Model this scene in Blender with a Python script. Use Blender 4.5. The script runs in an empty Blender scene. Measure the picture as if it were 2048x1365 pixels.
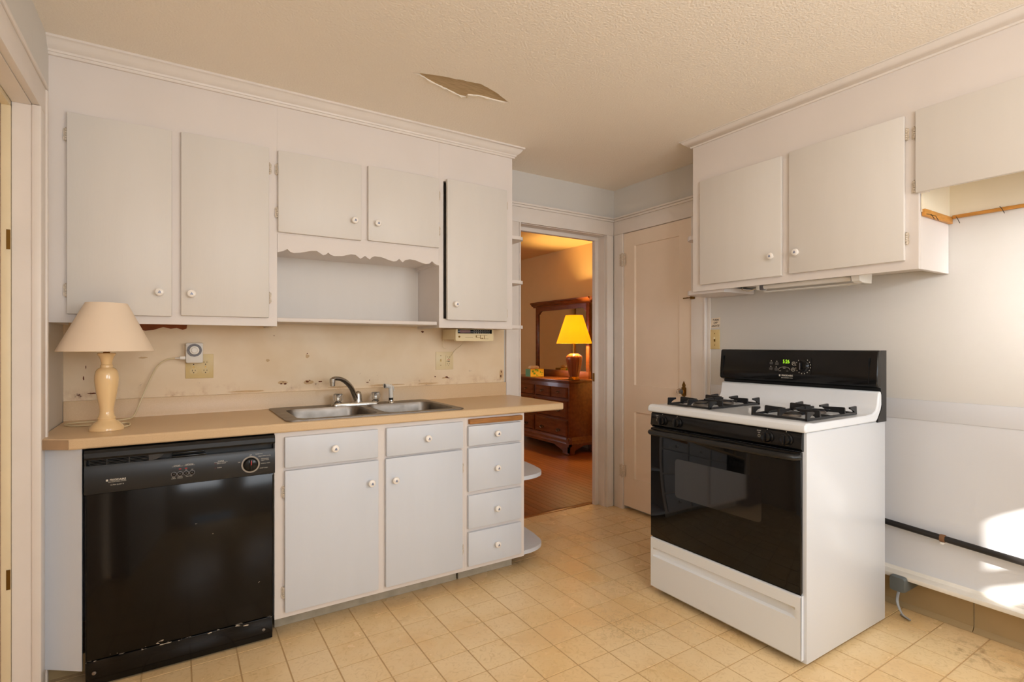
import bpy, bmesh, math, random
from mathutils import Vector, Matrix
from mathutils.geometry import tessellate_polygon
random.seed(7)
SC = bpy.context.scene
COL = SC.collection
R = math.radians

# ------------------------------------------------------------------ camera, world, sun, window light, added fills, exposure
CAM_H = 1.25
F_PX, YAW, V0 = 1052.8, R(32.40), 690.66
cam_data = bpy.data.cameras.new('camera')
cam = bpy.data.objects.new('camera', cam_data); COL.objects.link(cam)
cam_data.sensor_fit = 'HORIZONTAL'; cam_data.sensor_width = 36.0
cam_data.lens = 36.0*F_PX/2048.0
cam_data.shift_y = (V0-682.5)/2048.0
cam_data.clip_start = 0.02
cam.location = (0, 0, CAM_H)
cam.rotation_euler = (R(90), 0, -YAW)
SC.camera = cam

SC.view_settings.view_transform = 'Standard'
SC.view_settings.look = 'None'
SC.view_settings.exposure = -0.33
SC.view_settings.gamma = 1.0
SC.view_settings.use_curve_mapping = False
try:
    SC.cycles.max_bounces = 10; SC.cycles.diffuse_bounces = 6; SC.cycles.use_denoising = True
    SC.cycles.caustics_reflective = False; SC.cycles.caustics_refractive = False
    SC.cycles.sample_clamp_indirect = 6.0
except Exception:
    pass

world = bpy.data.worlds.new('sky'); SC.world = world; world.use_nodes = True
bg = world.node_tree.nodes['Background']
bg.inputs[0].default_value = (0.75, 0.87, 1.0, 1); bg.inputs[1].default_value = 1.2

def light(name, kind, loc, direction, energy, color, **kw):
    d = bpy.data.lights.new(name, kind); o = bpy.data.objects.new(name, d); COL.objects.link(o)
    d.energy = energy; d.color = color; o.location = loc
    o.rotation_euler = Vector(direction).to_track_quat('-Z', 'Y').to_euler()
    for k, v in kw.items(): setattr(d, k, v)
    return o
SUN_DIR = (0.45, 0.89, -0.47)
light('sun', 'SUN', (1, -6, 5), SUN_DIR, 22.0, (1.0, 0.95, 0.86), angle=R(0.6))
# daylight entering by the kitchen window behind the camera, then added fill lamps
light('window_daylight_right', 'AREA', (2.15, -1.66, 1.52), (-0.10, 1, 0.02), 32.0, (0.84, 0.92, 1.0), shape='RECTANGLE', size=1.05, size_y=1.0)
light('rear_fill_left', 'AREA', (0.55, -1.66, 1.70), (0.1, 1, 0.0), 48.0, (0.87, 0.93, 1.0), shape='RECTANGLE', size=1.3, size_y=1.1)  # added fill panel in front of the solid rear wall
light('room_fill_point', 'POINT', (1.25, 0.1, 2.18), (0, 0, -1), 16.0, (1.0, 0.90, 0.81), shadow_soft_size=0.14)  # added warm fill point out of view, belongs to no fixture
light('window_glare', 'AREA', (1.9, -1.65, 1.9), (0.98, 1.62, -0.33), 7.5, (1.0, 0.97, 0.94), shape='DISK', size=0.7, spread=R(22))  # added narrow beam that makes the soft bright patch on the right wall

# ------------------------------------------------------------------ helpers
def s(r, g, b):
    f = lambda c: (c/255.0/12.92) if c/255.0 <= 0.04045 else ((c/255.0+0.055)/1.055)**2.4
    return (f(r), f(g), f(b), 1.0)

def nodes_of(name):
    m = bpy.data.materials.new(name); m.use_nodes = True
    nt = m.node_tree; b = nt.nodes['Principled BSDF']
    return m, nt, b

def mat(name, col, rough=0.5, metal=0.0, var=0.0, vscale=6.0, bump=0.0, bscale=60.0, stretch=(1, 1, 1), coat=0.0, spec=0.5, col2=None, emit=0.0, trans=0.0, ior=1.45, rvar=0.0):
    m, nt, b = nodes_of(name)
    b.inputs['Base Color'].default_value = col
    b.inputs['Roughness'].default_value = rough
    b.inputs['Metallic'].default_value = metal
    b.inputs['Specular IOR Level'].default_value = spec
    b.inputs['Coat Weight'].default_value = coat
    b.inputs['IOR'].default_value = ior
    b.inputs['Transmission Weight'].default_value = trans
    if emit:
        b.inputs['Emission Color'].default_value = col; b.inputs['Emission Strength'].default_value = emit
    geo = nt.nodes.new('ShaderNodeNewGeometry')
    mp = nt.nodes.new('ShaderNodeMapping'); mp.inputs['Scale'].default_value = stretch
    nt.links.new(geo.outputs['Position'], mp.inputs['Vector'])
    if var or col2 or rvar:
        n = nt.nodes.new('ShaderNodeTexNoise'); n.inputs['Scale'].default_value = vscale; n.inputs['Detail'].default_value = 5
        nt.links.new(mp.outputs[0], n.inputs['Vector'])
        mx = nt.nodes.new('ShaderNodeMix'); mx.data_type = 'RGBA'
        c2 = col2 if col2 else (col[0]*(1-var), col[1]*(1-var), col[2]*(1-var*1.15), 1)
        mx.inputs[6].default_value = col; mx.inputs[7].default_value = c2
        rp = nt.nodes.new('ShaderNodeMapRange'); rp.inputs[1].default_value = 0.35; rp.inputs[2].default_value = 0.7
        nt.links.new(n.outputs['Fac'], rp.inputs[0]); nt.links.new(rp.outputs[0], mx.inputs[0])
        nt.links.new(mx.outputs[2], b.inputs['Base Color'])
        if rvar:
            rr = nt.nodes.new('ShaderNodeMapRange'); rr.inputs[3].default_value = rough; rr.inputs[4].default_value = rough+rvar
            nt.links.new(rp.outputs[0], rr.inputs[0]); nt.links.new(rr.outputs[0], b.inputs['Roughness'])
    if bump:
        n2 = nt.nodes.new('ShaderNodeTexNoise'); n2.inputs['Scale'].default_value = bscale; n2.inputs['Detail'].default_value = 4
        nt.links.new(mp.outputs[0], n2.inputs['Vector'])
        bp = nt.nodes.new('ShaderNodeBump'); bp.inputs['Strength'].default_value = bump; bp.inputs['Distance'].default_value = 0.004
        nt.links.new(n2.outputs['Fac'], bp.inputs['Height']); nt.links.new(bp.outputs[0], b.inputs['Normal'])
    return m

class G:
    """collects shapes for ONE mesh object"""
    def __init__(self): self.v = []; self.f = []; self.m = []
    def add(self, vs, fs, mi=0):
        o = len(self.v); self.v += [tuple(p) for p in vs]
        for f in fs: self.f.append(tuple(i+o for i in f)); self.m.append(mi)
        return self
    def box(self, x0, x1, y0, y1, z0, z1, b=0.0, mi=0):
        if x0 > x1: x0, x1 = x1, x0
        if y0 > y1: y0, y1 = y1, y0
        if z0 > z1: z0, z1 = z1, z0
        if b <= 0:
            vs = [(x, y, z) for x in (x0, x1) for y in (y0, y1) for z in (z0, z1)]
            return self.add(vs, [(0, 1, 3, 2), (4, 6, 7, 5), (0, 4, 5, 1), (2, 3, 7, 6), (0, 2, 6, 4), (1, 5, 7, 3)], mi)
        b = min(b, (x1-x0)/2.01, (y1-y0)/2.01, (z1-z0)/2.01)
        bm = bmesh.new(); bmesh.ops.create_cube(bm, size=1.0)
        for q in bm.verts: q.co = Vector(((x0+x1)/2+q.co.x*(x1-x0), (y0+y1)/2+q.co.y*(y1-y0), (z0+z1)/2+q.co.z*(z1-z0)))
        bmesh.ops.bevel(bm, geom=bm.edges[:], offset=b, segments=2, affect='EDGES', profile=0.5)
        bm.verts.index_update()
        self.add([q.co[:] for q in bm.verts], [[q.index for q in f.verts] for f in bm.faces], mi); bm.free()
        return self
    def loft(self, loops, mi=0, closed=True, cap0=True, cap1=True):
        n = len(loops[0]); vs = [p for l in loops for p in l]; fs = []
        for k in range(len(loops)-1):
            for i in range(n if closed else n-1):
                j = (i+1) % n
                fs.append((k*n+i, k*n+j, (k+1)*n+j, (k+1)*n+i))
        if cap0: fs.append(tuple(range(n))[::-1])
        if cap1: fs.append(tuple((len(loops)-1)*n+i for i in range(n)))
        return self.add(vs, fs, mi)
    def lathe(self, prof, c, seg=24, mi=0, axis='z', ribs=None):
        loops = []
        for k, (r, h) in enumerate(prof):
            l = []
            for i in range(seg):
                a = 2*math.pi*i/seg; rr = max(r, 1e-5)
                if ribs: rr *= 1+ribs[1]*math.cos(ribs[0]*a)*(ribs[2](k) if len(ribs) > 2 else 1)
                p, q = rr*math.cos(a), rr*math.sin(a)
                if axis == 'z': l.append((c[0]+p, c[1]+q, c[2]+h))
                elif axis == '-y': l.append((c[0]+p, c[1]-h, c[2]+q))
                elif axis == '-x': l.append((c[0]-h, c[1]+p, c[2]+q))
                elif axis == 'x': l.append((c[0]+h, c[1]+p, c[2]+q))
                elif axis == 'y': l.append((c[0]+p, c[1]+h, c[2]+q))
            loops.append(l)
        return self.loft(loops, mi)
    def tube(self, pts, r, seg=8, mi=0, flat=1.0):
        pts = [Vector(p) for p in pts]; n = len(pts)
        rs = r if isinstance(r, (list, tuple)) else [r]*n
        loops = []; up = Vector((0, 0, 1))
        for i, p in enumerate(pts):
            t = (pts[min(i+1, n-1)]-pts[max(i-1, 0)]).normalized()
            u = up.cross(t)
            if u.length < 0.05: u = Vector((1, 0, 0)).cross(t) if i == 0 else pu - t*pu.dot(t)
            u.normalize(); w = t.cross(u); pu = u
            loops.append([tuple(p+u*(rs[i]*math.cos(2*math.pi*k/seg))+w*(rs[i]*flat*math.sin(2*math.pi*k/seg))) for k in range(seg)])
        return self.loft(loops, mi)
    def prism(self, poly, plane, a, b, mi=0):
        mk = {'xy': lambda p, h: (p[0], p[1], h), 'xz': lambda p, h: (p[0], h, p[1]), 'yz': lambda p, h: (h, p[0], p[1])}[plane]
        return self.loft([[mk(p, a) for p in poly], [mk(p, b) for p in poly]], mi)
    def sweep(self, path, prof, mi=0):
        """profile (out, z) swept along a 2-D path with mitred corners; out is to the right of travel"""
        P = [Vector(p) for p in path]; n = len(P); loops = []
        for i in range(n):
            d0 = (P[i]-P[i-1]).normalized() if i else (P[1]-P[0]).normalized()
            d1 = (P[i+1]-P[i]).normalized() if i < n-1 else d0
            n0 = Vector((d0.y, -d0.x)); n1 = Vector((d1.y, -d1.x)); m = (n0+n1).normalized()
            k = 1/max(0.2, m.dot(n0))
            loops.append([(P[i].x+m.x*o*k, P[i].y+m.y*o*k, z) for o, z in prof])
        return self.loft(loops, mi)
    def plate(self, outer, holes, plane, a, b, mi=0):
        """flat plate with holes between the two heights"""
        mk = {'xy': lambda p, h: (p[0], p[1], h), 'xz': lambda p, h: (p[0], h, p[1]), 'yz': lambda p, h: (h, p[0], p[1])}[plane]
        polys = [outer]+holes
        tris = tessellate_polygon([[Vector((p[0], p[1], 0)) for p in q] for q in polys])
        flat = [p for q in polys for p in q]; n = len(flat)
        vs = [mk(p, a) for p in flat]+[mk(p, b) for p in flat]
        fs = [tuple(t) for t in tris]+[tuple(i+n for i in t)[::-1] for t in tris]
        o = 0
        for q in polys:
            for i in range(len(q)):
                j = (i+1) % len(q); fs.append((o+i, o+j, o+j+n, o+i+n))
            o += len(q)
        return self.add(vs, fs, mi)
    def mesh(self, name, mats, origin=(0, 0, 0), smooth=True):
        me = bpy.data.meshes.new(name)
        ox, oy, oz = origin
        me.from_pydata([(x-ox, y-oy, z-oz) for x, y, z in self.v], [], self.f)
        for mm in (mats if isinstance(mats, (list, tuple)) else [mats]): me.materials.append(mm)
        for p, k in zip(me.polygons, self.m): p.material_index = k
        bm = bmesh.new(); bm.from_mesh(me); bmesh.ops.recalc_face_normals(bm, faces=bm.faces[:]); bm.to_mesh(me); bm.free()
        if smooth:
            for p in me.polygons: p.use_smooth = max(abs(c) for c in p.normal) < 0.9995    # flat faces stay flat beside rounded edges
            me.set_sharp_from_angle(angle=R(38))
        return me
    def obj(self, name, mats, parent=None, smooth=True, **props):
        org = ORG.get(parent.name, (0, 0, 0)) if parent else (0, 0, 0)
        o = bpy.data.objects.new(name, self.mesh(name, mats, org, smooth)); COL.objects.link(o)
        if parent: o.parent = parent
        ORG[o.name] = org
        for k, v in props.items(): o[k] = v
        return o
ORG = {}
def thing(name, label, cat, loc=(0, 0, 0), group=None):
    o = bpy.data.objects.new(name, None); COL.objects.link(o); o.empty_display_size = 0.1
    o.location = loc; ORG[o.name] = loc; o['label'] = label; o['category'] = cat
    if group: o['group'] = group
    return o
def inst(mesh, name, parent, loc, rz=0.0, **props):
    o = bpy.data.objects.new(name, mesh); COL.objects.link(o)
    org = ORG.get(parent.name, (0, 0, 0)) if parent else (0, 0, 0)
    o.location = Vector(loc)-Vector(org); o.rotation_euler = (0, 0, rz)
    if parent: o.parent = parent
    ORG[o.name] = loc
    for k, v in props.items(): o[k] = v
    return o
def txt(body, size, loc, face, parent, m, align='CENTER', squeeze=1.0, bold=0.0, name='lettering', shear=0.0):
    c = bpy.data.curves.new(name, 'FONT'); c.body = body; c.size = size; c.align_x = align; c.align_y = 'CENTER'
    c.extrude = 0.0002; c.offset = bold; c.shear = shear; c.resolution_u = 2
    tmp = bpy.data.objects.new(name, c); me = bpy.data.meshes.new_from_object(tmp); bpy.data.objects.remove(tmp); bpy.data.curves.remove(c)
    me.name = name; me.materials.clear(); me.materials.append(m)
    o = bpy.data.objects.new(name, me); COL.objects.link(o)
    org = ORG.get(parent.name, (0, 0, 0)) if parent else (0, 0, 0)
    o.location = Vector(loc)-Vector(org)
    o.rotation_euler = (R(90), 0, 0) if face == '-y' else (R(90), 0, R(-90))
    o.scale = (squeeze, 1, 1)
    if parent: o.parent = parent
    return o
def rrect(cx, cy, w, h, r, n=5):
    pts = []
    for k, (sx, sy) in enumerate(((1, 1), (-1, 1), (-1, -1), (1, -1))):
        for i in range(n+1):
            a = math.pi/2*k+math.pi/2*i/n
            pts.append((cx+sx*(w/2-r)+r*math.cos(a), cy+sy*(h/2-r)+r*math.sin(a)))
    return pts
def spline(pts, n=8):
    P = [Vector(p) for p in pts]; out = []
    for i in range(len(P)-1):
        p0, p1, p2, p3 = P[max(i-1, 0)], P[i], P[i+1], P[min(i+2, len(P)-1)]
        for k in range(n):
            t = k/n
            out.append(0.5*((2*p1)+(p2-p0)*t+(2*p0-5*p1+4*p2-p3)*t*t+(3*p1-p0-3*p2+p3)*t**3))
    out.append(P[-1]); return out
def pix(x, y, z):
    d = x*math.sin(YAW)+y*math.cos(YAW); r = x*math.cos(YAW)-y*math.sin(YAW)
    return (9e9, 9e9) if d < 0.05 else (1024+F_PX*r/d, V0-F_PX*(z-CAM_H)/d)

# ------------------------------------------------------------------ materials
M = {}
M['frame'] = mat('cabinet_frame_paint', s(228, 220, 215), 0.42, var=0.04, vscale=3, bump=0.05, bscale=45)
M['door'] = mat('cabinet_door_paint', s(224, 219, 213), 0.42, var=0.02, vscale=4, bump=0.05, bscale=40, stretch=(4, 4, 0.6))
M['base'] = mat('base_cabinet_paint', s(213, 218, 227), 0.40, var=0.02, vscale=4, bump=0.05, bscale=40, stretch=(4, 4, 0.6))
M['trimw'] = mat('trim_paint', s(231, 223, 216), 0.40, var=0.04, vscale=8, bump=0.06, bscale=40)
M['closet'] = mat('closet_door_paint', s(238, 219, 198), 0.38, var=0.05, vscale=4, bump=0.05, bscale=40)
M['wall'] = mat('wall_paint_pale_grey', s(214, 211, 206), 0.55, var=0.03, vscale=2, bump=0.06, bscale=90)
M['cream'] = mat('cream_paint', s(246, 234, 210), 0.5, var=0.06, vscale=5, bump=0.05, bscale=60)
M['ceil'] = mat('ceiling_texture', s(245, 236, 223), 0.9, var=0.02, vscale=1.2, bump=0.8, bscale=110, spec=0.2)
M['black'] = mat('black_enamel', s(16, 16, 17), 0.16, spec=0.4)
M['blackm'] = mat('black_plastic', s(24, 24, 25), 0.32)
M['void'] = mat('dark_gap', s(10, 9, 9), 0.8)
M['white_en'] = mat('white_enamel', s(228, 233, 240), 0.22, coat=0.3)
M['side_en'] = mat('white_enamel_side', s(212, 215, 220), 0.30, coat=0.2, bump=0.06, bscale=260)  # white enamel, colour darkened to offset the strong light on the side
M['chrome'] = mat('chrome', s(190, 188, 184), 0.14, metal=1.0)
M['steel'] = mat('stainless_steel', s(142, 135, 128), 0.36, metal=1.0, var=0.1, vscale=25, rvar=0.1)
M['brass'] = mat('brass', s(186, 140, 60), 0.25, metal=1.0)
M['brassold'] = mat('tarnished_brass', s(120, 88, 40), 0.4, metal=1.0)
M['hinge'] = mat('painted_hinge', s(226, 212, 196), 0.4, var=0.35, vscale=120)
M['china'] = mat('white_china', s(245, 240, 234), 0.12, coat=0.5)
M['blue'] = mat('blue_glaze', s(52, 78, 130), 0.2)
M['ivory'] = mat('ivory_plastic', s(220, 196, 140), 0.35)
M['ivory2'] = mat('ivory_plastic_old', s(232, 214, 172), 0.35)
M['wplast'] = mat('white_plastic', s(236, 232, 224), 0.35)
M['greyp'] = mat('grey_plastic', s(112, 108, 110), 0.4)
M['print'] = mat('printed_white', s(205, 198, 186), 0.5)
M['red'] = mat('red_mark', s(190, 40, 44), 0.4)
M['cord'] = mat('cord_cream', s(226, 210, 172), 0.4)
M['shade'] = mat('lamp_shade_cream', s(240, 220, 196), 0.75, bump=0.03, bscale=200)
M['ceramic'] = mat('cream_ceramic', s(240, 206, 154), 0.10, coat=0.6)
M['woodraw'] = mat('bare_wood', s(178, 122, 66), 0.6, var=0.35, vscale=8, stretch=(1.5, 14, 14), bump=0.2, bscale=30)
M['cleat'] = mat('varnished_wood_strip', s(214, 150, 70), 0.45, var=0.25, vscale=9, stretch=(3, 2, 14))
M['iron'] = mat('cast_iron', s(26, 27, 30), 0.33, bump=0.1, bscale=150)
M['pipe'] = mat('black_pipe', s(30, 26, 24), 0.5, var=0.0, bump=0.15, bscale=60)
M['tan'] = mat('tan_cove_base', s(176, 152, 112), 0.45, var=0.12, vscale=4)
M['toe'] = mat('worn_grey_toe_board', s(182, 172, 154), 0.7, var=0.25, vscale=14)
M['paper'] = mat('note_paper', s(238, 222, 200), 0.8)
M['ink'] = mat('ink', s(40, 36, 44), 0.7)
M['cherry'] = mat('cherry_wood', s(122, 66, 30), 0.26, var=0.35, vscale=5, stretch=(6, 1.2, 6), coat=0.25)
M['glassm'] = mat('mirror_glass', (0.92, 0.92, 0.92, 1), 0.01, metal=1.0)
M['acryl'] = mat('clear_acrylic', (0.95, 0.93, 0.9, 1), 0.05, trans=0.9, ior=1.49)
M['bedwall'] = mat('bedroom_wall_paint', s(228, 192, 132), 0.7, var=0.03)
M['dirty'] = mat('dusty_ledge_paint', s(234, 227, 216), 0.6, var=0.2, vscale=7)
M['laminate'] = None

def floor_tile_material():
    m, nt, b = nodes_of('cream_vinyl_tile')
    N = nt.nodes.new; L = nt.links.new
    geo = N('ShaderNodeNewGeometry'); oi = N('ShaderNodeObjectInfo')
    n1 = N('ShaderNodeTexNoise'); n1.inputs['Scale'].default_value = 3.0; n1.inputs['Detail'].default_value = 6
    n2 = N('ShaderNodeTexNoise'); n2.inputs['Scale'].default_value = 26; n2.inputs['Detail'].default_value = 6; n2.inputs['Distortion'].default_value = 2.5
    n3 = N('ShaderNodeTexNoise'); n3.inputs['Scale'].default_value = 70; n3.inputs['Detail'].default_value = 3; n3.inputs['Distortion'].default_value = 4
    for n in (n1, n2, n3): L(geo.outputs['Position'], n.inputs['Vector'])
    def mix(a, c, fac, lo, hi, amt):
        r = N('ShaderNodeMapRange'); r.inputs[1].default_value = lo; r.inputs[2].default_value = hi; r.inputs[4].default_value = amt
        L(fac, r.inputs[0]); x = N('ShaderNodeMix'); x.data_type = 'RGBA'
        L(r.outputs[0], x.inputs[0])
        if isinstance(a, tuple): x.inputs[6].default_value = a
        else: L(a, x.inputs[6])
        x.inputs[7].default_value = c
        return x.outputs[2]
    c = mix(s(238, 210, 162), s(230, 194, 138), n1.outputs['Fac'], 0.4, 0.65, 1.0)
    c = mix(c, s(196, 158, 108), n2.outputs['Fac'], 0.52, 0.75, 0.5)
    c = mix(c, s(150, 112, 70), n3.outputs['Fac'], 0.68, 0.76, 0.5)
    sp = N('ShaderNodeSeparateXYZ'); L(geo.outputs['Position'], sp.inputs[0])
    n4 = N('ShaderNodeTexNoise'); n4.inputs['Scale'].default_value = 13; n4.inputs['Detail'].default_value = 7; n4.inputs['Roughness'].default_value = .7; L(geo.outputs['Position'], n4.inputs['Vector'])
    def spot(px, py, rad):
        v = N('ShaderNodeVectorMath'); v.operation = 'DISTANCE'; v.inputs[1].default_value = (px, py, 0); L(geo.outputs['Position'], v.inputs[0])
        r = N('ShaderNodeMapRange'); r.inputs[1].default_value = rad; r.inputs[2].default_value = rad*.3; L(v.outputs['Value'], r.inputs[0]); return r.outputs[0]
    def mul(a, d):
        q = N('ShaderNodeMath'); q.operation = 'MULTIPLY'; L(a, q.inputs[0]); L(d, q.inputs[1]); return q.outputs[0]
    def band(fac, lo, w):      # thin crack lines where the noise crosses a level
        q = N('ShaderNodeMath'); q.operation = 'SUBTRACT'; q.inputs[1].default_value = lo; L(fac, q.inputs[0])
        a = N('ShaderNodeMath'); a.operation = 'ABSOLUTE'; L(q.outputs[0], a.inputs[0])
        r = N('ShaderNodeMapRange'); r.inputs[1].default_value = w; r.inputs[2].default_value = 0.0; L(a.outputs[0], r.inputs[0]); return r.outputs[0]
    for (px, py, rad) in ((1.96, 1.99, .15), (1.68, 1.70, .22)):
        c = mix(c, s(120, 86, 54), mul(spot(px, py, rad), band(n4.outputs['Fac'], .5, .018)), 0.0, 1.0, 0.45)
    for (px, py, rad) in ((2.74, .83, .14), (2.70, .70, .18)):
        hi = N('ShaderNodeMapRange'); hi.inputs[1].default_value = .5; hi.inputs[2].default_value = .62; L(n4.outputs['Fac'], hi.inputs[0])
        c = mix(c, s(150, 112, 72), mul(spot(px, py, rad), hi.outputs[0]), 0.0, 1.0, 0.55)
    gr = N('ShaderNodeMapRange'); gr.inputs[1].default_value = 2.38; gr.inputs[2].default_value = 2.54; L(sp.outputs['Y'], gr.inputs[0])
    gx = N('ShaderNodeMapRange'); gx.inputs[1].default_value = 1.9; gx.inputs[2].default_value = 1.6; L(sp.outputs['X'], gx.inputs[0])
    c = mix(c, s(150, 124, 100), mul(mul(gr.outputs[0], gx.outputs[0]), n4.outputs['Fac']), 0.0, 1.0, 0.9)
    c = mix(c, s(240, 216, 178), oi.outputs['Random'], 0.0, 1.0, 0.22)
    L(c, b.inputs['Base Color'])
    b.inputs['Roughness'].default_value = 0.30
    b.inputs['Specular IOR Level'].default_value = 0.45
    rr = N('ShaderNodeMapRange'); rr.inputs[3].default_value = 0.19; rr.inputs[4].default_value = 0.34
    L(n1.outputs['Fac'], rr.inputs[0]); L(rr.outputs[0], b.inputs['Roughness'])
    bp = N('ShaderNodeBump'); bp.inputs['Strength'].default_value = 0.06; bp.inputs['Distance'].default_value = 0.003
    L(n2.outputs['Fac'], bp.inputs['Height']); L(bp.outputs[0], b.inputs['Normal'])
    return m
M['tile'] = floor_tile_material()
M['grout'] = mat('tile_joint', s(200, 165, 118), 0.6, var=0.15, vscale=5)

def laminate_material():
    m, nt, b = nodes_of('beige_laminate')
    N = nt.nodes.new; L = nt.links.new
    geo = N('ShaderNodeNewGeometry')
    n1 = N('ShaderNodeTexNoise'); n1.inputs['Scale'].default_value = 260; n1.inputs['Detail'].default_value = 2
    L(geo.outputs['Position'], n1.inputs['Vector'])
    x = N('ShaderNodeMix'); x.data_type = 'RGBA'; x.inputs[6].default_value = s(224, 196, 158); x.inputs[7].default_value = s(212, 181, 140)
    L(n1.outputs['Fac'], x.inputs[0]); L(x.outputs[2], b.inputs['Base Color'])
    b.inputs['Roughness'].default_value = 0.32
    return m
M['lam'] = laminate_material()
M['lamend'] = mat('laminate_end_cap', s(176, 146, 114), 0.5, var=0.1, vscale=20)

def backsplash_material():
    m, nt, b = nodes_of('stained_cream_board')
    N = nt.nodes.new; L = nt.links.new
    geo = N('ShaderNodeNewGeometry'); sp = N('ShaderNodeSeparateXYZ'); L(geo.outputs['Position'], sp.inputs[0])
    n1 = N('ShaderNodeTexNoise'); n1.inputs['Scale'].default_value = 4; n1.inputs['Detail'].default_value = 6
    n2 = N('ShaderNodeTexNoise'); n2.inputs['Scale'].default_value = 17; n2.inputs['Detail'].default_value = 8; n2.inputs['Roughness'].default_value = 0.65
    for n in (n1, n2): L(geo.outputs['Position'], n.inputs['Vector'])
    def rng(fac, lo, hi, a=0.0, c=1.0):
        r = N('ShaderNodeMapRange'); r.inputs[1].default_value = lo; r.inputs[2].default_value = hi
        r.inputs[3].default_value = a; r.inputs[4].default_value = c; L(fac, r.inputs[0]); return r.outputs[0]
    def mul(a, c):
        q = N('ShaderNodeMath'); q.operation = 'MULTIPLY'; L(a, q.inputs[0]); L(c, q.inputs[1]); return q.outputs[0]
    def mix(a, c, fac):
        x = N('ShaderNodeMix'); x.data_type = 'RGBA'; L(fac, x.inputs[0])
        if isinstance(a, tuple): x.inputs[6].default_value = a
        else: L(a, x.inputs[6])
        x.inputs[7].default_value = c; return x.outputs[2]
    c = mix(s(240, 220, 190), s(232, 208, 172), rng(n1.outputs['Fac'], 0.4, 0.65))
    low = rng(sp.outputs['Z'], 1.07, 1.0)
    st = rng(n2.outputs['Fac'], 0.5, 0.66)
    c = mix(c, s(176, 122, 66), mul(low, rng(n2.outputs['Fac'], 0.5, 0.68, 0, 0.45)))
    rust = mul(rng(sp.outputs['Z'], 1.10, 1.04), rng(n2.outputs['Fac'], 0.66, 0.70))
    c = mix(c, s(96, 44, 22), rust)
    c = mix(c, s(150, 96, 50), rng(n2.outputs['Fac'], 0.725, 0.75, 0, 0.7))
    L(c, b.inputs['Base Color']); b.inputs['Roughness'].default_value = 0.5
    bp = N('ShaderNodeBump'); bp.inputs['Strength'].default_value = 0.08; bp.inputs['Distance'].default_value = 0.004
    L(n2.outputs['Fac'], bp.inputs['Height']); L(bp.outputs[0], b.inputs['Normal'])
    return m
M['splash'] = backsplash_material()

def dishwasher_material():
    m, nt, b = nodes_of('black_dishwasher_panel')
    N = nt.nodes.new; L = nt.links.new
    geo = N('ShaderNodeNewGeometry'); sp = N('ShaderNodeSeparateXYZ'); L(geo.outputs['Position'], sp.inputs[0])
    n2 = N('ShaderNodeTexNoise'); n2.inputs['Scale'].default_value = 55; n2.inputs['Detail'].default_value = 5
    mp = N('ShaderNodeMapping'); mp.inputs['Scale'].default_value = (0.45, 1, 1.6); L(geo.outputs['Position'], mp.inputs[0]); L(mp.outputs[0], n2.inputs['Vector'])
    a = N('ShaderNodeMapRange'); a.inputs[1].default_value = 0.03; a.inputs[2].default_value = 0.0; a.inputs[3].default_value = 0.0; a.inputs[4].default_value = 0.16
    dz = N('ShaderNodeMath'); dz.operation = 'SUBTRACT'; dz.inputs[1].default_value = 0.095; L(sp.outputs['Z'], dz.inputs[0])
    ab = N('ShaderNodeMath'); ab.operation = 'ABSOLUTE'; L(dz.outputs[0], ab.inputs[0]); L(ab.outputs[0], a.inputs[0])
    ad = N('ShaderNodeMath'); ad.operation = 'ADD'; L(n2.outputs['Fac'], ad.inputs[0]); L(a.outputs[0], ad.inputs[1])
    th = N('ShaderNodeMapRange'); th.inputs[1].default_value = 0.775; th.inputs[2].default_value = 0.785; L(ad.outputs[0], th.inputs[0])
    x = N('ShaderNodeMix'); x.data_type = 'RGBA'; x.inputs[6].default_value = s(15, 13, 12); x.inputs[7].default_value = s(196, 180, 160)
    L(th.outputs[0], x.inputs[0]); L(x.outputs[2], b.inputs['Base Color'])
    b.inputs['Roughness'].default_value = 0.12; b.inputs['Specular IOR Level'].default_value = 0.28
    return m
M['dw'] = dishwasher_material()
M['ovenglass'] = mat('oven_door_glass', s(10, 10, 11), 0.04, spec=0.35)
M['ovenwin'] = mat('oven_window_glass', s(34, 31, 30), 0.05, spec=0.8)

def lath_material():
    m = mat('bare_ceiling_backing', s(200, 176, 142), 0.9, var=0.3, vscale=10, stretch=(2, 24, 2), bump=0.3, bscale=40, spec=0.1)
    return m
M['lath'] = lath_material()

def wainscot_material():
    m, nt, b = nodes_of('scored_wall_board')
    N = nt.nodes.new; L = nt.links.new
    geo = N('ShaderNodeNewGeometry'); sp = N('ShaderNodeSeparateXYZ'); L(geo.outputs['Position'], sp.inputs[0])
    cb = N('ShaderNodeCombineXYZ'); L(sp.outputs['Y'], cb.inputs[0]); L(sp.outputs['Z'], cb.inputs[1])
    br = N('ShaderNodeTexBrick'); br.inputs['Scale'].default_value = 1.0; br.inputs['Brick Width'].default_value = 0.105; br.inputs['Row Height'].default_value = 0.105
    br.inputs['Mortar Size'].default_value = 0.0014; br.offset = 0.0
    L(cb.outputs[0], br.inputs['Vector'])
    n = N('ShaderNodeTexNoise'); n.inputs['Scale'].default_value = 3; L(geo.outputs['Position'], n.inputs['Vector'])
    x = N('ShaderNodeMix'); x.data_type = 'RGBA'; x.inputs[6].default_value = s(218, 219, 223); x.inputs[7].default_value = s(210, 211, 215)
    L(n.outputs['Fac'], x.inputs[0]); L(x.outputs[2], b.inputs['Base Color'])
    bp = N('ShaderNodeBump'); bp.inputs['Strength'].default_value = 0.18; bp.inputs['Distance'].default_value = 0.001; bp.invert = True
    L(br.outputs['Fac'], bp.inputs['Height']); L(bp.outputs[0], b.inputs['Normal'])
    b.inputs['Roughness'].default_value = 0.4
    return m
M['wains'] = wainscot_material()

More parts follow.
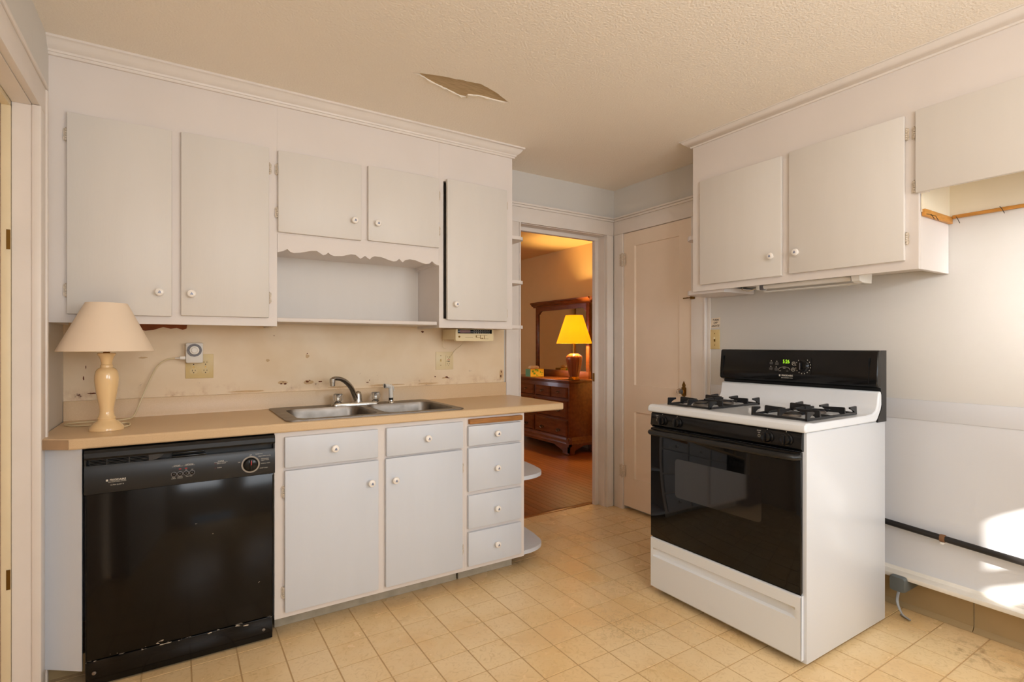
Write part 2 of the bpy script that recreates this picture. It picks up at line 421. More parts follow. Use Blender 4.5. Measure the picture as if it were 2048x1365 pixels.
def plank_material():
    m, nt, b = nodes_of('oak_strip_floor')
    N = nt.nodes.new; L = nt.links.new
    geo = N('ShaderNodeNewGeometry'); oi = N('ShaderNodeObjectInfo')
    mp = N('ShaderNodeMapping'); mp.inputs['Scale'].default_value = (30, 2.0, 1); L(geo.outputs['Position'], mp.inputs[0])
    n = N('ShaderNodeTexNoise'); n.inputs['Scale'].default_value = 2.5; n.inputs['Detail'].default_value = 6; L(mp.outputs[0], n.inputs['Vector'])
    x = N('ShaderNodeMix'); x.data_type = 'RGBA'; x.inputs[6].default_value = s(140, 82, 36); x.inputs[7].default_value = s(98, 52, 22)
    L(n.outputs['Fac'], x.inputs[0])
    y = N('ShaderNodeMix'); y.data_type = 'RGBA'; y.inputs[7].default_value = s(156, 92, 44)
    r = N('ShaderNodeMapRange'); r.inputs[4].default_value = 0.5; L(oi.outputs['Random'], r.inputs[0]); L(r.outputs[0], y.inputs[0])
    L(x.outputs[2], y.inputs[6]); L(y.outputs[2], b.inputs['Base Color']); b.inputs['Roughness'].default_value = 0.33
    return m
M['plank'] = plank_material()

# ------------------------------------------------------------------ the setting
CZ = 2.455                       # ceiling
XL, XR, YB, YR = -0.43, 2.88, 3.05, -1.70
def struct(g, name, m, label=None, parent=None):
    o = g.obj(name, m, parent)
    if parent is None: o['kind'] = 'structure'
    if label: o['label'] = label
    return o
floor = struct(G().box(-0.75, 2.98, YR, 3.19, -0.05, -0.0012), 'floor', M['grout'])
P = 0.1595
tile_me = None; rest = G(); n_tiles = 0
def tile_shape(g, x0, x1, y0, y1):
    e = 0.0012
    g.add([(x0, y0, -0.006), (x1, y0, -0.006), (x1, y1, -0.006), (x0, y1, -0.006),
           (x0+e, y0+e, 0), (x1-e, y0+e, 0), (x1-e, y1-e, 0), (x0+e, y1-e, 0)],
          [(4, 5, 6, 7), (0, 1, 5, 4), (1, 2, 6, 5), (2, 3, 7, 6), (3, 0, 4, 7)])
gq = G(); tile_shape(gq, -P/2+.0016, P/2-.0016, -P/2+.0016, P/2-.0016); tile_me = gq.mesh('tile', M['tile'], smooth=False)
for i in range(-8, 16):
    for j in range(-24, 6):
        x = 0.522+(i+0.5)*P; y = 2.235+(j+0.5)*P
        x0, x1, y0, y1 = x-P/2+.0016, x+P/2-.0016, y-P/2+.0016, y+P/2-.0016
        if x0 > 2.97 or y0 > 3.185 or y1 < YR: continue
        vis = False
        for dx in (-.5, 0, .5):
            for dy in (-.5, 0, .5):
                u, v = pix(x+dx*P, y+dy*P, 0)
                if -5 < u < 2053 and 0 < v < 1372: vis = True
        if (x < 1.62 and y > 2.62) or x1 > 2.98: vis = False
        full = x1 < 2.945 and y1 < 3.19
        if vis and full:
            inst(tile_me, 'tile', floor, (x, y, 0)); n_tiles += 1
        elif vis:
            h = G(); tile_shape(h, x0, min(x1, 2.975), y0, min(y1, 3.188)); h.obj('tile', M['tile'], floor, smooth=False); n_tiles += 1
        else:
            tile_shape(rest, x0, min(x1, 2.975), y0, min(y1, 3.188))
o = rest.obj('tile_remainder', M['tile'], floor, smooth=False); o['kind'] = 'stuff'

# ceiling with the torn place
hole = [(0.875, 2.201), (0.932, 2.178), (0.996, 2.159), (1.05, 2.151), (1.094, 2.14), (1.155, 2.133), (1.178, 2.128), (1.219, 2.138), (1.282, 2.161), (1.329, 2.185), (1.392, 2.216), (1.36, 2.228), (1.287, 2.233), (1.225, 2.237), (1.18, 2.255), (1.18, 2.28), (1.155, 2.286), (1.119, 2.274), (1.067, 2.258), (1.02, 2.247), (0.951, 2.222), (0.91, 2.2)]
hole2 = []
for i, p in enumerate(hole):
    q = hole[(i+1) % len(hole)]; hole2.append(p)
    for t in (0.33, 0.66): hole2.append((p[0]+(q[0]-p[0])*t+random.uniform(-.002, .002), p[1]+(q[1]-p[1])*t+random.uniform(-.0025, .0025)))
g = G(); g.plate([(-0.75, YR), (3.0, YR), (3.0, 3.12), (-0.75, 3.12)], [hole2], 'xy', CZ, CZ+0.006)
ceil = struct(g, 'ceiling', M['ceil'])
g = G(); g.box(0.8, 1.45, 2.08, 2.34, CZ+0.006, CZ+0.02)
struct(g, 'torn_patch', M['lath'], 'bare brown backing where the ceiling paper has torn away', ceil)
g = G()   # paper curl along the near rim of the tear
pts = hole2[36:64]
g.loft([[(p[0], p[1], CZ-0.0005) for p in pts], [(p[0]+.001, p[1]-0.006, CZ-0.006-0.003*math.sin(i*1.7)) for i, p in enumerate(pts)]], closed=False, cap0=False, cap1=False)
struct(g, 'curled_edge', M['cream'], None, ceil)

# walls
g = G()
g.box(XL-0.2, 1.993, YB, YB+0.12, 0, CZ+.01); g.box(2.787, 3.0, YB, YB+0.12, 0, CZ+.01); g.box(1.993, 2.787, YB, YB+0.12, 2.098, CZ+.01)
wall_back = struct(g, 'wall_back', M['wall'])
g = G(); g.box(XL, 1.868, YB-0.006, YB, 0.90, 1.42)
o = struct(g, 'backsplash_board', M['splash'], 'rust-stained cream board behind the sink', wall_back)
g = G(); g.prism([(-0.142, 1.36), (0.04, 1.36), (0.036, 1.331), (0.02, 1.325), (-0.005, 1.333), (-0.03, 1.329), (-0.06, 1.337), (-0.1, 1.322), (-0.132, 1.318), (-0.17, 1.33), (-0.19, 1.345)], 'xz', YB-0.008, YB-0.0055)
struct(g, 'peeled_patch', mat('exposed_brown_board', s(158, 84, 40), 0.7, var=0.4, vscale=20), 'brown patch of peeled paint under the upper cabinet', wall_back)
M['rust'] = mat('rust_brown_chip', s(120, 64, 34), .8, var=.4, vscale=60)
M['stain'] = mat('tan_stain', s(218, 184, 140), .7, var=.15, vscale=40)
def blob(x, z, w_, h_, rnd):
    return [(x+w_*math.cos(a*math.pi/6)*rnd.uniform(.55, 1.1), z+h_*math.sin(a*math.pi/6)*rnd.uniform(.55, 1.1)) for a in range(12)]
rnd = random.Random(3)
for (x, z, w_, h_) in ((.468, 1.043, .007, .004), (.487, 1.041, .009, .005), (.476, 1.052, .003, .003), (.60, 1.049, .010, .006), (.612, 1.056, .005, .003), (.668, 1.047, .012, .004), (.432, 1.30, .003, .003), (.60, 1.204, .004, .003), (.934, 1.033, .008, .004), (.945, 1.045, .003, .004), (1.361, 1.052, .006, .006), (1.44, 1.047, .012, .006), (1.452, 1.041, .01, .003), (1.842, 1.04, .006, .012), (1.846, 1.07, .004, .010), (-.385, 1.285, .004, .022), (-.36, 1.30, .003, .008), (-.352, 1.15, .002, .01), (-.36, 1.10, .003, .012), (-.33, 1.03, .02, .004), (1.276, 1.332, .012, .008), (.10, 1.232, .004, .003), (.05, 1.248, .003, .003)):
    g = G(); g.prism(blob(x, z, w_, h_, rnd), 'xz', YB-0.0068, YB-0.0058); struct(g, 'rust_chip', M['rust'], None, wall_back)
for (x, z, w_, h_) in ((.61, 1.045, .03, .016), (.475, 1.048, .03, .012), (.78, 1.012, .09, .005), (1.05, 1.013, .12, .006), (1.30, 1.012, .08, .006), (.30, 1.010, .10, .006), (.40, 1.17, .012, .01), (.60, 1.19, .014, .012), (-.14, 1.19, .02, .006), (1.845, 1.05, .014, .04), (1.43, 1.043, .03, .006)):
    g = G(); g.prism(blob(x, z, w_, h_, rnd), 'xz', YB-0.0064, YB-0.0058); struct(g, 'tan_stain', M['stain'], None, wall_back)
g = G()
g.box(XR, XR+0.12, YR, 2.301, 0.18, CZ+.01); g.box(XR, XR+.12, 2.935, YB, 0, CZ+.01); g.box(XR, XR+.12, 2.301, 2.935, 2.10, CZ+.01); g.box(XR+.05, XR+.12, 2.29, 2.94, 0, 2.11)
g.box(2.94, XR+.12, YR, 2.301, 0, 0.18)
wall_right = struct(g, 'wall_right', M['wall'])
g = G(); g.box(XR-0.002, XR, YR, 2.16, 0.19, 0.908)
struct(g, 'wainscot', M['wains'], 'scored pale lower wall board', wall_right)
g = G(); g.box(XR-0.006, XR, YR, 2.16, 0.906, 0.998, 0.0015)
struct(g, 'trim_1', M['wains'], 'flat pale chair rail band')
g = G(); g.box(2.815, 2.945, YR, 1.9, 0.168, 0.188, 0.003); g.prism([(2.88, 0.188), (2.868, 0.188), (2.88, 0.205)], 'xz', YR, 1.9)
struct(g, 'trim_2', M['dirty'], 'dusty white ledge along the foot of the stove wall')
g = G(); g.box(2.934, 2.942, 0.861, 1.9, 0, 0.17); g.prism([(2.915, 0), (2.934, 0), (2.934, 0.02)], 'xz', 0.861, 1.9)
bb = struct(g, 'baseboard_right', M['tan'], 'tan cove base under the ledge')
g = G(); g.box(2.934, 2.942, YR, 0.858, 0, 0.17); g.prism([(2.915, 0), (2.934, 0), (2.934, 0.02)], 'xz', YR, 0.858)
struct(g, 'base_length', M['tan'], None, bb)
g = G()
g.box(XL-.15, XL, 2.4595, YB, 0, CZ+.01); g.box(XL-.15, XL, YR, 1.5, 0, CZ+.01); g.box(XL-.15, XL, 1.5, 2.459, 2.095, CZ+.01)
struct(g, 'wall_left', M['wall'])
g = G(); WY = YR-.03
g.box(XL-.2, .2, WY, YR, 0, CZ+.01); g.box(.2, 1.3, WY, YR, 0, .06); g.box(.2, 1.3, WY, YR, .30, CZ+.01); g.box(1.3, 1.60, WY, YR, 0, CZ+.01); g.box(2.75, 3.0, WY, YR, 0, CZ+.01)  # low unseen slot added so sun on the floor warms the ceiling
g.box(1.60, 2.75, WY, YR, 0, 1.45); g.box(1.60, 2.75, WY, YR, 2.05, CZ+.01)
struct(g, 'wall_rear', M['wall'])
# the kitchen window behind the camera that lets the sun in
w = thing('window_1', 'kitchen window behind the camera', 'window', (2.2, YR, 1.0)); w['kind'] = 'structure'; del w['category']
g = G(); g.box(1.60, 2.75, YR-.025, YR-.005, 1.556, 1.625); g.box(1.60, 2.75, YR-.025, YR-.005, 1.45, 1.47); g.box(2.18, 2.22, YR-.025, YR-.005, 1.47, 1.555)
g.obj('window_sash', M['trimw'], w)
g = G(); g.prism([(1.60, 1.812), (1.612, 1.826), (1.634, 1.840), (1.68, 1.845), (2.75, 1.845), (2.75, 2.05), (1.60, 2.05)], 'xz', YR-.004, YR-.001)  # unseen sheet added to cut the rounded top of the sun patch
g.obj('sun_patch_mask', M['shade'], w)
g = G(); g.box(1.6, 2.8, YR, YR+.05, 1.42, 1.45, .004); g.obj('window_sill', M['trimw'], w)

# left doorway: casing, jamb, closed door beyond
g = G()
g.box(XL, XL+.022, 2.4525, 2.534, 0, 2.0895, .002); g.box(XL, XL+.022, 1.40, 2.534, 2.09, 2.1855, .002)
g.box(XL, XL+.028, 2.5345, 2.5555, 0, 2.1855, .006); g.box(XL, XL+.028, 1.4, 2.5555, 2.186, 2.206, .006)
g.box(XL, XL+.012, 2.556, 2.60, 0, 2.19, .003); g.box(XL, XL+.026, 2.44, 2.452, 0, 2.0895, .004)
struct(g, 'trim_3', M['trimw'], 'white casing of the doorway in the left wall')
g = G()
g.box(-.482, XL-.0005, 2.447, 2.459, 0, 2.087); g.box(-.482, XL-.0005, 1.5, 2.459, 2.0875, 2.0945)
jm = struct(g, 'door_1', M['trimw'], 'doorway frame at the left edge')
g = G(); g.box(-.508, -.4835, 2.438, 2.46, 0, 2.08, .002); g.box(-.508, -.4835, 1.5, 2.45, 2.07, 2.09, .002)
struct(g, 'stop_strip', mat('yellowed_paint', s(232, 216, 182), .4, var=.05), 'yellowed stop strip with hinge gains', jm)
g = G(); g.box(-.60, -.510, 2.444, 2.47, 0, 2.09, .002); struct(g, 'jamb_board', M['closet'], None, jm)
for z in (1.611, 0.448):
    g = G(); g.box(-.494, -.4836, 2.4365, 2.439, z-.034, z+.034); struct(g, 'hinge_gain', M['brassold'], None, jm)
g = G(); g.box(-.66, -.62, 1.4, 2.5, 0, 2.2); struct(g, 'door_leaf', M['closet'], None, jm)

# back doorway casing and jambs
g = G()
g.box(1.878, 1.9805, YB-.02, YB, 0, 2.0975, .002); g.box(2.7995, 2.858, YB-.02, YB, 0, 2.0975, .002)
g.box(1.878, 2.86, YB-.02, YB, 2.098, 2.2025, .002); g.box(1.878, 2.86, YB-.026, YB, 2.203, 2.2195, .004); g.box(1.878, 2.86, YB-.032, YB, 2.220, 2.234, .003)
g.box(2.787, 2.799, YB-.026, YB, 0, 2.098, .003); g.box(1.981, 1.993, YB-.026, YB, 0, 2.098, .003)
struct(g, 'trim_4', M['trimw'], 'wide white casing around the bedroom doorway')
g = G(); g.box(2.749, 2.7828, 3.12, 3.156, 0, 2.0645, .002); g.box(1.9972, 2.02, 3.12, 3.156, 0, 2.0645, .002); g.box(1.9972, 2.7828, 3.12, 3.156, 2.065, 2.0935, .002)
g.box(2.783, 2.7868, 3.05, 3.17, 0, 2.0938); g.box(1.9932, 1.997, 3.05, 3.17, 0, 2.0938); g.box(1.9932, 2.7868, 3.05, 3.17, 2.094, 2.0978)
dj = struct(g, 'door_2', M['trimw'], 'jambs of the open bedroom doorway')
g = G(); g.box(2.7475, 2.749, 3.128, 3.150, 0.965, 1.03); g.obj('strike_plate', M['brassold'], dj)
g = G(); g.box(1.995, 2.787, 3.155, 3.2, -.004, .004, .003); g.obj('threshold', M['plank'], dj)

# right wall casing and closet door
g = G()
g.box(XR-.02, XR, 2.935, 3.029, 0, 2.0995, .002); g.box(XR-.02, XR, 2.2005, 2.301, 0, 2.0995, .002)
g.box(XR-.02, XR, 2.165, 3.029, 2.10, 2.2025, .002); g.box(XR-.026, XR, 2.16, 3.023, 2.203, 2.2195, .004); g.box(XR-.032, XR, 2.155, 3.017, 2.220, 2.234, .003)
g.box(XR-.028, XR, 2.186, 2.200, 0, 2.0995, .005); g.box(XR-.008, XR, 2.162, 2.1855, 0.2, 2.0995, .002)
struct(g, 'trim_5', M['trimw'], 'white casing around the closet door')
cd = thing('door_3', 'cream painted two-panel closet door with glass knob', 'door', (XR, 2.62, 0)); cd['kind'] = 'structure'; del cd['category']
g = G(); XD = 2.872
for (a, b_, c, d) in ((2.303, 2.408, .03, 2.097), (2.825, 2.933, .03, 2.097)): g.box(XD, XD+.035, a, b_, c, d)
for (c, d) in ((.03, .25), (.75, .952), (1.992, 2.097)): g.box(XD, XD+.035, 2.408, 2.825, c, d)
g.obj('door_leaf', M['closet'], cd)
for (c, d) in ((.25, .75), (.952, 1.992)):
    g = G(); g.box(XD+.010, XD+.03, 2.408, 2.825, c, d)
    for (a, b_, c2, d2) in ((2.408, 2.418, c, d), (2.815, 2.825, c, d)): g.prism([(XD, a if a < 2.6 else b_), (XD+.010, b_ if a < 2.6 else a), (XD+.010, a if a < 2.6 else b_)], 'xy', c, d)
    g.obj('panel', M['closet'], cd)
for z in (1.90, 0.294):
    g = G(); g.lathe([(.0, -.055), (.004, -.053), (.007, -.048), (.007, .048), (.004, .053), (0, .055)], (XR-.022, 2.937, z), 10)
    for q in (-.02, .016): g.lathe([(.0078, q-.002), (.0078, q+.002)], (XR-.022, 2.937, z), 10)
    g.box(XR-.022, XR-.018, 2.91, 2.965, z-.045, z+.045)
    g.obj('hinge', M['hinge'], cd)
g = G()   # pointed brass plate
pl = [(0, .07), (.014, .043), (.011, .03), (.019, .026), (.019, -.026), (.011, -.03), (.010, -.052), (0, -.062)]
g.prism([(2.368+a, .938+b_) for a, b_ in pl]+[(2.368-a, .938+b_) for a, b_ in pl[::-1][1:-1]], 'yz', XD-.003, XD)
g.obj('escutcheon', M['brassold'], cd)
g = G(); g.lathe([(.011, 0), (.011, .012), (.017, .014), (.015, .022)], (XD-.003, 2.368, .938), 16, axis='-x', mi=0)
g.lathe([(.012, .022), (.021, .030), (.023, .042), (.018, .052), (.012, .055), (.0, .053)], (XD-.003, 2.368, .938), 12, axis='-x', mi=1)
g.obj('knob', [M['brass'], M['acryl']], cd, label='clear faceted glass knob')
g = G(); g.box(XR-.026, XR-.02, 2.27, 2.305, 1.553, 1.572, .002); g.box(XR-.03, XR-.024, 2.295, 2.36, 1.559, 1.566, .002); g.lathe([(.004, 0), (.004, .012)], (XR-.026, 2.32, 1.5625), 8, axis='-x')
g.obj('latch', M['brassold'], cd, label='small tarnished sliding latch')

# crown mouldings
prof = [(0, 2.393), (.012, 2.393), (.013, 2.403), (.018, 2.404), (.020, 2.412), (.030, 2.418), (.040, 2.428), (.047, 2.440), (.052, 2.444), (.058, 2.446), (.058, CZ), (0, CZ)]
YU = 2.727
g = G(); g.sweep([(XL, YU), (1.732, YU), (1.732, YB)], prof)
struct(g, 'trim_6', M['trimw'], 'crown moulding above the sink wall cabinets')
XC = 2.572
prof2 = [(0, 2.413), (.010, 2.413), (.012, 2.420), (.026, 2.426), (.042, 2.440), (.050, 2.450), (.056, 2.451), (.056, CZ), (0, CZ)]
g = G(); g.sweep([(XR, 2.055), (XC, 2.055), (XC, YR)][::-1], [(-a, b_) for a, b_ in prof2])
struct(g, 'trim_7', M['trimw'], 'crown moulding above the stove wall cabinets')

# ------------------------------------------------------------------ knob and hinge meshes (front face looks toward -Y)
g = G()
g.lathe([(.0, 0), (.0075, 0), (.0065, .008), (.009, .012), (.0155, .016), (.0172, .021), (.015, .026), (.010, .0285), (.0, .029)], (0, 0, 0), 20, axis='-y')
for a in ([(-.006, -.005), (.006, -.006), (.005, -.0035), (-.005, -.003)], [(-.004, -.002), (.001, .007), (.001, -.002)], [(.002, -.002), (.0025, .004), (.006, -.002)]):
    g.prism(a, 'xz', -.0275, -.0296, mi=1)
KNOB = g.mesh('knob', [M['china'], M['blue']])
def hinge_mesh():
    g = G()
    for k in range(5): g.lathe([(.0, 0), (.0042, .0006), (.0042, .0084), (0, .009)], (0, -.004, -.0235+k*.0095), 8)
    for sgn in (-1, 1): g.lathe([(0, -.003), (.003, 0), (0, .003)], (0, -.004, sgn*.0265), 8)
    pts = [(-.001, -.026), (-.008, -.024), (-.010, -.014), (-.008, 0), (-.010, .014), (-.008, .024), (-.001, .026)]
    g.prism(pts, 'xz', -.002, 0)
    return g.mesh('hinge', M['hinge'])
HINGE = hinge_mesh()
HINGE_R = HINGE.copy(); HINGE_R.transform(Matrix.Scale(-1, 4, (1, 0, 0))); HINGE_R.flip_normals()

def front_door(cab, x0, x1, z0, z1, y, m, knob=None, hinge_side=None, hz=(), name='door', label=None, ajar=0.0):
    """door or drawer front lying on the plane y (its back), looking toward -Y"""
    t = 0.020
    g = G(); g.box(x0, x1, y-t, y-.0005, z0, z1, .004)
    d = g.obj(name, m, cab)
    if label: d['label'] = label
    if knob: inst(KNOB, 'knob', d, (knob[0], y-t, knob[1]))
    for z in hz:
        hx = x0 if hinge_side == 'l' else x1
        inst(HINGE if hinge_side == 'l' else HINGE_R, 'hinge', d, (hx+(-.003 if hinge_side == 'l' else .003), y-.004, z))
    return d
def side_door(cab, y0, y1, z0, z1, x, m, knob=None, hinge_y=None, hz=(), flip=False):
    t = 0.020
    g = G(); g.box(x-t, x-.0005, y0, y1, z0, z1, .004); d = g.obj('door', m, cab)
    if knob: inst(KNOB, 'knob', d, (x-t, knob[0], knob[1]), R(-90))
    for z in hz: inst(HINGE_R if flip else HINGE, 'hinge', d, (x-.004, hinge_y, z), R(-90))
    return d

# ------------------------------------------------------------------ upper cabinets on the sink wall
YI = YB-.007
def carcass(g, x0, x1, z0, z1, y0=YU, t=.018):
    g.box(x0, x0+t, y0+.019, YI, z0, z1); g.box(x1-t, x1, y0+.019, YI, z0, z1)
    g.box(x0+t, x1-t, y0+.019, YI, z0+.02, z0+.02+t); g.box(x0+t, x1-t, y0+.019, YI, z1-t, z1); g.box(x0+t, x1-t, YI-.008, YI, z0+.02, z1)
ZT = 2.40
u1 = thing('wall_cabinet', 'tall two-door white wall cabinet above the cream lamp and dishwasher', 'cabinet', (-.01, YU, 1.34))
g = G(); carcass(g, XL, .400, 1.34, ZT); g.obj('carcass', M['frame'], u1)
g = G()
for a, b_, c, d in ((XL, -.36, 1.34, ZT), (-.036, .022, 1.3902, 2.1648), (.352, .4002, 1.34, ZT)): g.box(a, b_, YU, YU+.019, c, d)
g.box(-.36, .352, YU, YU+.019, 2.165, ZT); g.box(-.36, .352, YU, YU+.019, 1.34, 1.39)
g.obj('face_frame', M['frame'], u1)
front_door(u1, -.373, -.022, 1.374, 2.178, YU, M['door'], (-.066, 1.476), 'l', (2.089, 1.469))
front_door(u1, .011, .363, 1.379, 2.182, YU, M['door'], (.050, 1.475), 'r', (2.087, 1.474))
u2 = thing('wall_cabinet', 'short two-door white wall cabinet with scalloped valance over open shelf above sink', 'cabinet', (.82, YU, 1.36))
g = G(); carcass(g, .4005, 1.243, 1.70, ZT); g.obj('carcass', M['frame'], u2)
g = G()
g.box(.4005, .415, YU, YU+.019, 1.7827, ZT); g.box(.79, .845, YU, YU+.019, 1.8002, 2.1648); g.box(1.23, 1.243, YU, YU+.019, 1.7827, ZT); g.box(.415, 1.23, YU, YU+.019, 2.165, ZT); g.box(.415, 1.23, YU, YU+.019, 1.7827, 1.80)
g.obj('face_frame', M['frame'], u2)
val = [(0.4015, 1.695), (0.426, 1.702), (0.446, 1.714), (0.459, 1.702), (0.476, 1.697), (0.509, 1.703), (0.557, 1.716), (0.582, 1.718), (0.599, 1.708), (0.613, 1.699), (0.626, 1.704), (0.638, 1.715), (0.649, 1.705), (0.667, 1.7), (0.707, 1.704), (0.751, 1.717), (0.774, 1.716), (0.789, 1.705), (0.8, 1.698), (0.812, 1.706), (0.823, 1.715), (0.835, 1.707), (0.849, 1.699), (0.858, 1.71), (0.874, 1.718), (0.913, 1.716), (0.953, 1.704), (0.977, 1.699), (0.994, 1.703), (1.009, 1.716), (1.019, 1.707), (1.029, 1.699), (1.043, 1.712), (1.069, 1.719), (1.103, 1.716), (1.137, 1.706), (1.163, 1.701), (1.185, 1.705), (1.201, 1.72), (1.214, 1.708), (1.229, 1.701), (1.243, 1.70)]
g = G(); g.plate([(.4015, 1.7825)]+val+[(1.243, 1.7825)], [], 'xz', YU, YU+.019); g.obj('valance', M['frame'], u2, label='scalloped valance board')
g = G(); g.box(.4, 1.243, YI-.012, YI, 1.375, 1.72); g.obj('niche_back', M['door'], u2)
g = G(); g.box(.4005, 1.232, YU+.002, YI-.012, 1.362, 1.382, .003); g.obj('shelf', M['frame'], u2)
front_door(u2, .4025, .800, 1.790, 2.179, YU, M['door'], (.761, 1.886), 'l', (2.089, 1.883))
front_door(u2, .835, 1.237, 1.795, 2.185, YU, M['door'], (.881, 1.886), 'r', (2.091, 1.892))
u3 = thing('wall_cabinet', 'narrow one-door white wall cabinet with round end shelves left of the bedroom doorway', 'cabinet', (1.49, YU, 1.35))
g = G(); carcass(g, 1.2435, 1.732, 1.348, ZT); g.obj('carcass', M['frame'], u3)
g = G()
for a, b_ in ((1.2435, 1.270), (1.672, 1.732)): g.box(a, b_, YU, YU+.019, 1.348, ZT)
g.box(1.270, 1.672, YU, YU+.019, 2.180, ZT); g.box(1.270, 1.672, YU, YU+.019, 1.348, 1.400)
g.obj('face_frame', M['frame'], u3)
# its door hangs slightly open from the hinges on the right
g = G(); g.box(-.406, 0, -.020, -.0005, 1.393, 2.188, .004); dme = g.mesh('door', M['door'])
d5 = inst(dme, 'door', u3, (1.684, YU, 0), R(2.2))
for z in (2.099, 1.443): inst(HINGE_R, 'hinge', d5, (1.687, YU-.004, z))
kk = bpy.data.objects.new('knob', KNOB); COL.objects.link(kk); kk.parent = d5; kk.location = (1.327-1.684, -.020, 1.482)
for z in (1.915, 1.641, 1.362):
    g = G(); x1 = 1.836
    pr = [(1.732, YU+.006), (x1-.05, YU+.006), (x1-.02, YU+.014), (x1-.004, YU+.032), (x1, YU+.06), (x1, 3.025), (1.732, 3.025)]
    g.prism(pr, 'xy', z-.010, z+.010); g.obj('end_shelf', M['frame'], u3)

# ------------------------------------------------------------------ upper cabinets on the stove wall
r1 = thing('wall_cabinet', 'two-door white wall cabinet with end shelves above the stove', 'cabinet', (XC, 1.5, 1.565))
g = G()
XI = XR-.004
g.box(XC+.019, XI, .932, .950, 1.565, ZT); g.box(XC+.019, XI, 2.037, 2.055, 1.565, ZT); g.box(XC+.019, XI, .95, 2.037, 1.59, 1.605); g.box(XI-.008, XI, .95, 2.037, 1.6, ZT); g.box(XC+.019, XI, .95, 2.037, ZT-.02, ZT)
g.obj('carcass', M['frame'], r1)
g = G()
for a, b_, c, d in ((.932, .99, 1.565, 2.42), (1.455, 1.515, 1.6152, 2.1898), (1.985, 2.055, 1.565, 2.42)): g.box(XC, XC+.019, a, b_, c, d)
g.box(XC, XC+.019, .99, 1.985, 2.19, 2.42); g.box(XC, XC+.019, .99, 1.985, 1.565, 1.615)
g.obj('face_frame', M['frame'], r1)
side_door(r1, 1.505, 1.993, 1.5985, 2.199, XC, M['door'], (1.551, 1.701), 1.996, (2.109, 1.683))
side_door(r1, .976, 1.466, 1.603, 2.206, XC, M['door'], (1.423, 1.702), .972, (2.129, 1.694), True)
g = G(); g.box(XC+.019, XI, .9305, .9325, 1.566, 1.80); g.obj('end_panel', M['frame'], r1)
for z, yy in ((1.892, 2.055), (1.563, 1.86)):
    g = G(); y1 = 2.145
    g.prism([(XC+.02, 2.055 if yy > 2 else 1.86), (XC+.02 if yy > 2 else XC+.02, y1-.07)] + ([] if yy > 2 else []) + [(XC+.026, y1-.04), (XC+.045, y1-.015), (XC+.08, y1), (XI, y1), (XI, 2.055 if yy > 2 else 1.86)], 'xy', z-.013, z+.013)
    g.obj('end_shelf', M['frame'], r1)
r2 = thing('wall_cabinet', 'shallow white cabinet over the empty refrigerator space', 'cabinet', (XC, .4, 1.875))
g = G(); g.box(XC, XC+.019, -.3, .932, 2.2, 2.42); g.box(XC, XC+.019, .9, .932, 1.876, 2.1998); g.box(XC, XC+.019, -.3, -.2, 1.876, 2.2)
g.obj('face_frame', M['frame'], r2)
side_door(r2, -.12, .937, 1.875, 2.214, XC, M['door'], None, .944, (2.126, 1.904))
g = G(); g.box(XI-.002, XI, -.3, .93, 1.815, ZT); g.box(XC+.019, XI, .926, .930, 1.80, ZT); g.box(XC+.02, XI, -.3, .93, 2.36, 2.38); g.box(XC, XI, -.32, -.3, 1.8, ZT)
g.obj('interior_lining', M['cream'], r2, label='cream unpainted inside of the cabinet')
# wooden cleats left on the wall
c1 = G().box(XC+.02, XI, .915, .928, 1.783, 1.812, .002).obj('wooden_cleat', M['cleat']); c1['label'] = 'short orange wooden strip on the cabinet end by the refrigerator space'; c1['category'] = 'strip'
c2 = thing('wooden_cleat', 'long thin orange wooden strip along the wall of the refrigerator space', 'strip', (XI, .4, 1.81))
G().box(XI-.014, XI, -.3, .914, 1.804, 1.818, .002).obj('batten', M['cleat'], c2)
for (y, z) in ((.90, 1.81), (.755, 1.822)):
    g = G(); g.tube([(XI-.014, y, z), (XI-.03, y-.01, z-.012), (XI-.035, y-.02, z-.035)], .0012, 6); g.obj('nail', M['pipe'], c2)
for yy in (2.6, 2.64):
    g = G(); g.tube([(yy, .915, 1.79), (yy+.008, .90, 1.785), (yy+.012, .892, 1.765)], .0012, 6); g.obj('nail', M['pipe'], c1)

# under-cabinet light strip
ul = thing('strip_light', 'white fluorescent strip light fixed under the cabinet above the stove', 'light', (2.68, 1.45, 1.55))
g = G(); g.box(2.62, 2.74, 1.20, 1.69, 1.574, 1.589, .002); g.obj('housing', M['wplast'], ul)
g = G(); g.prism([(2.618, 1.589), (2.625, 1.545), (2.66, 1.538), (2.74, 1.538), (2.745, 1.589)], 'xz', 1.178, 1.212); g.obj('end_cap', M['wplast'], ul)
g = G(); g.prism([(2.64, 1.589), (2.65, 1.548), (2.72, 1.548), (2.73, 1.589)], 'xz', 1.685, 1.70); g.obj('end_cap', M['wplast'], ul)
g = G(); g.lathe([(.0, 0), (.012, .002), (.012, .44), (0, .442)], (2.665, 1.225, 1.562), 12, axis='y'); g.obj('tube', M['china'], ul)
for a, b_ in ((1.2125, 1.228), (1.664, 1.6845)):
    g = G(); g.box(2.652, 2.678, a, b_, 1.548, 1.5735, .002); g.obj('lamp_holder', M['greyp'], ul)
g = G(); g.box(2.70, 2.745, 1.2, 1.69, 1.538, 1.544); g.obj('diffuser_lip', M['wplast'], ul)
g = G(); g.tube(spline([(2.66, 1.70, 1.56), (2.67, 1.76, 1.55), (2.70, 1.82, 1.565), (2.75, 1.85, 1.58)]), .002, 6); g.obj('wire', M['cord'], ul)

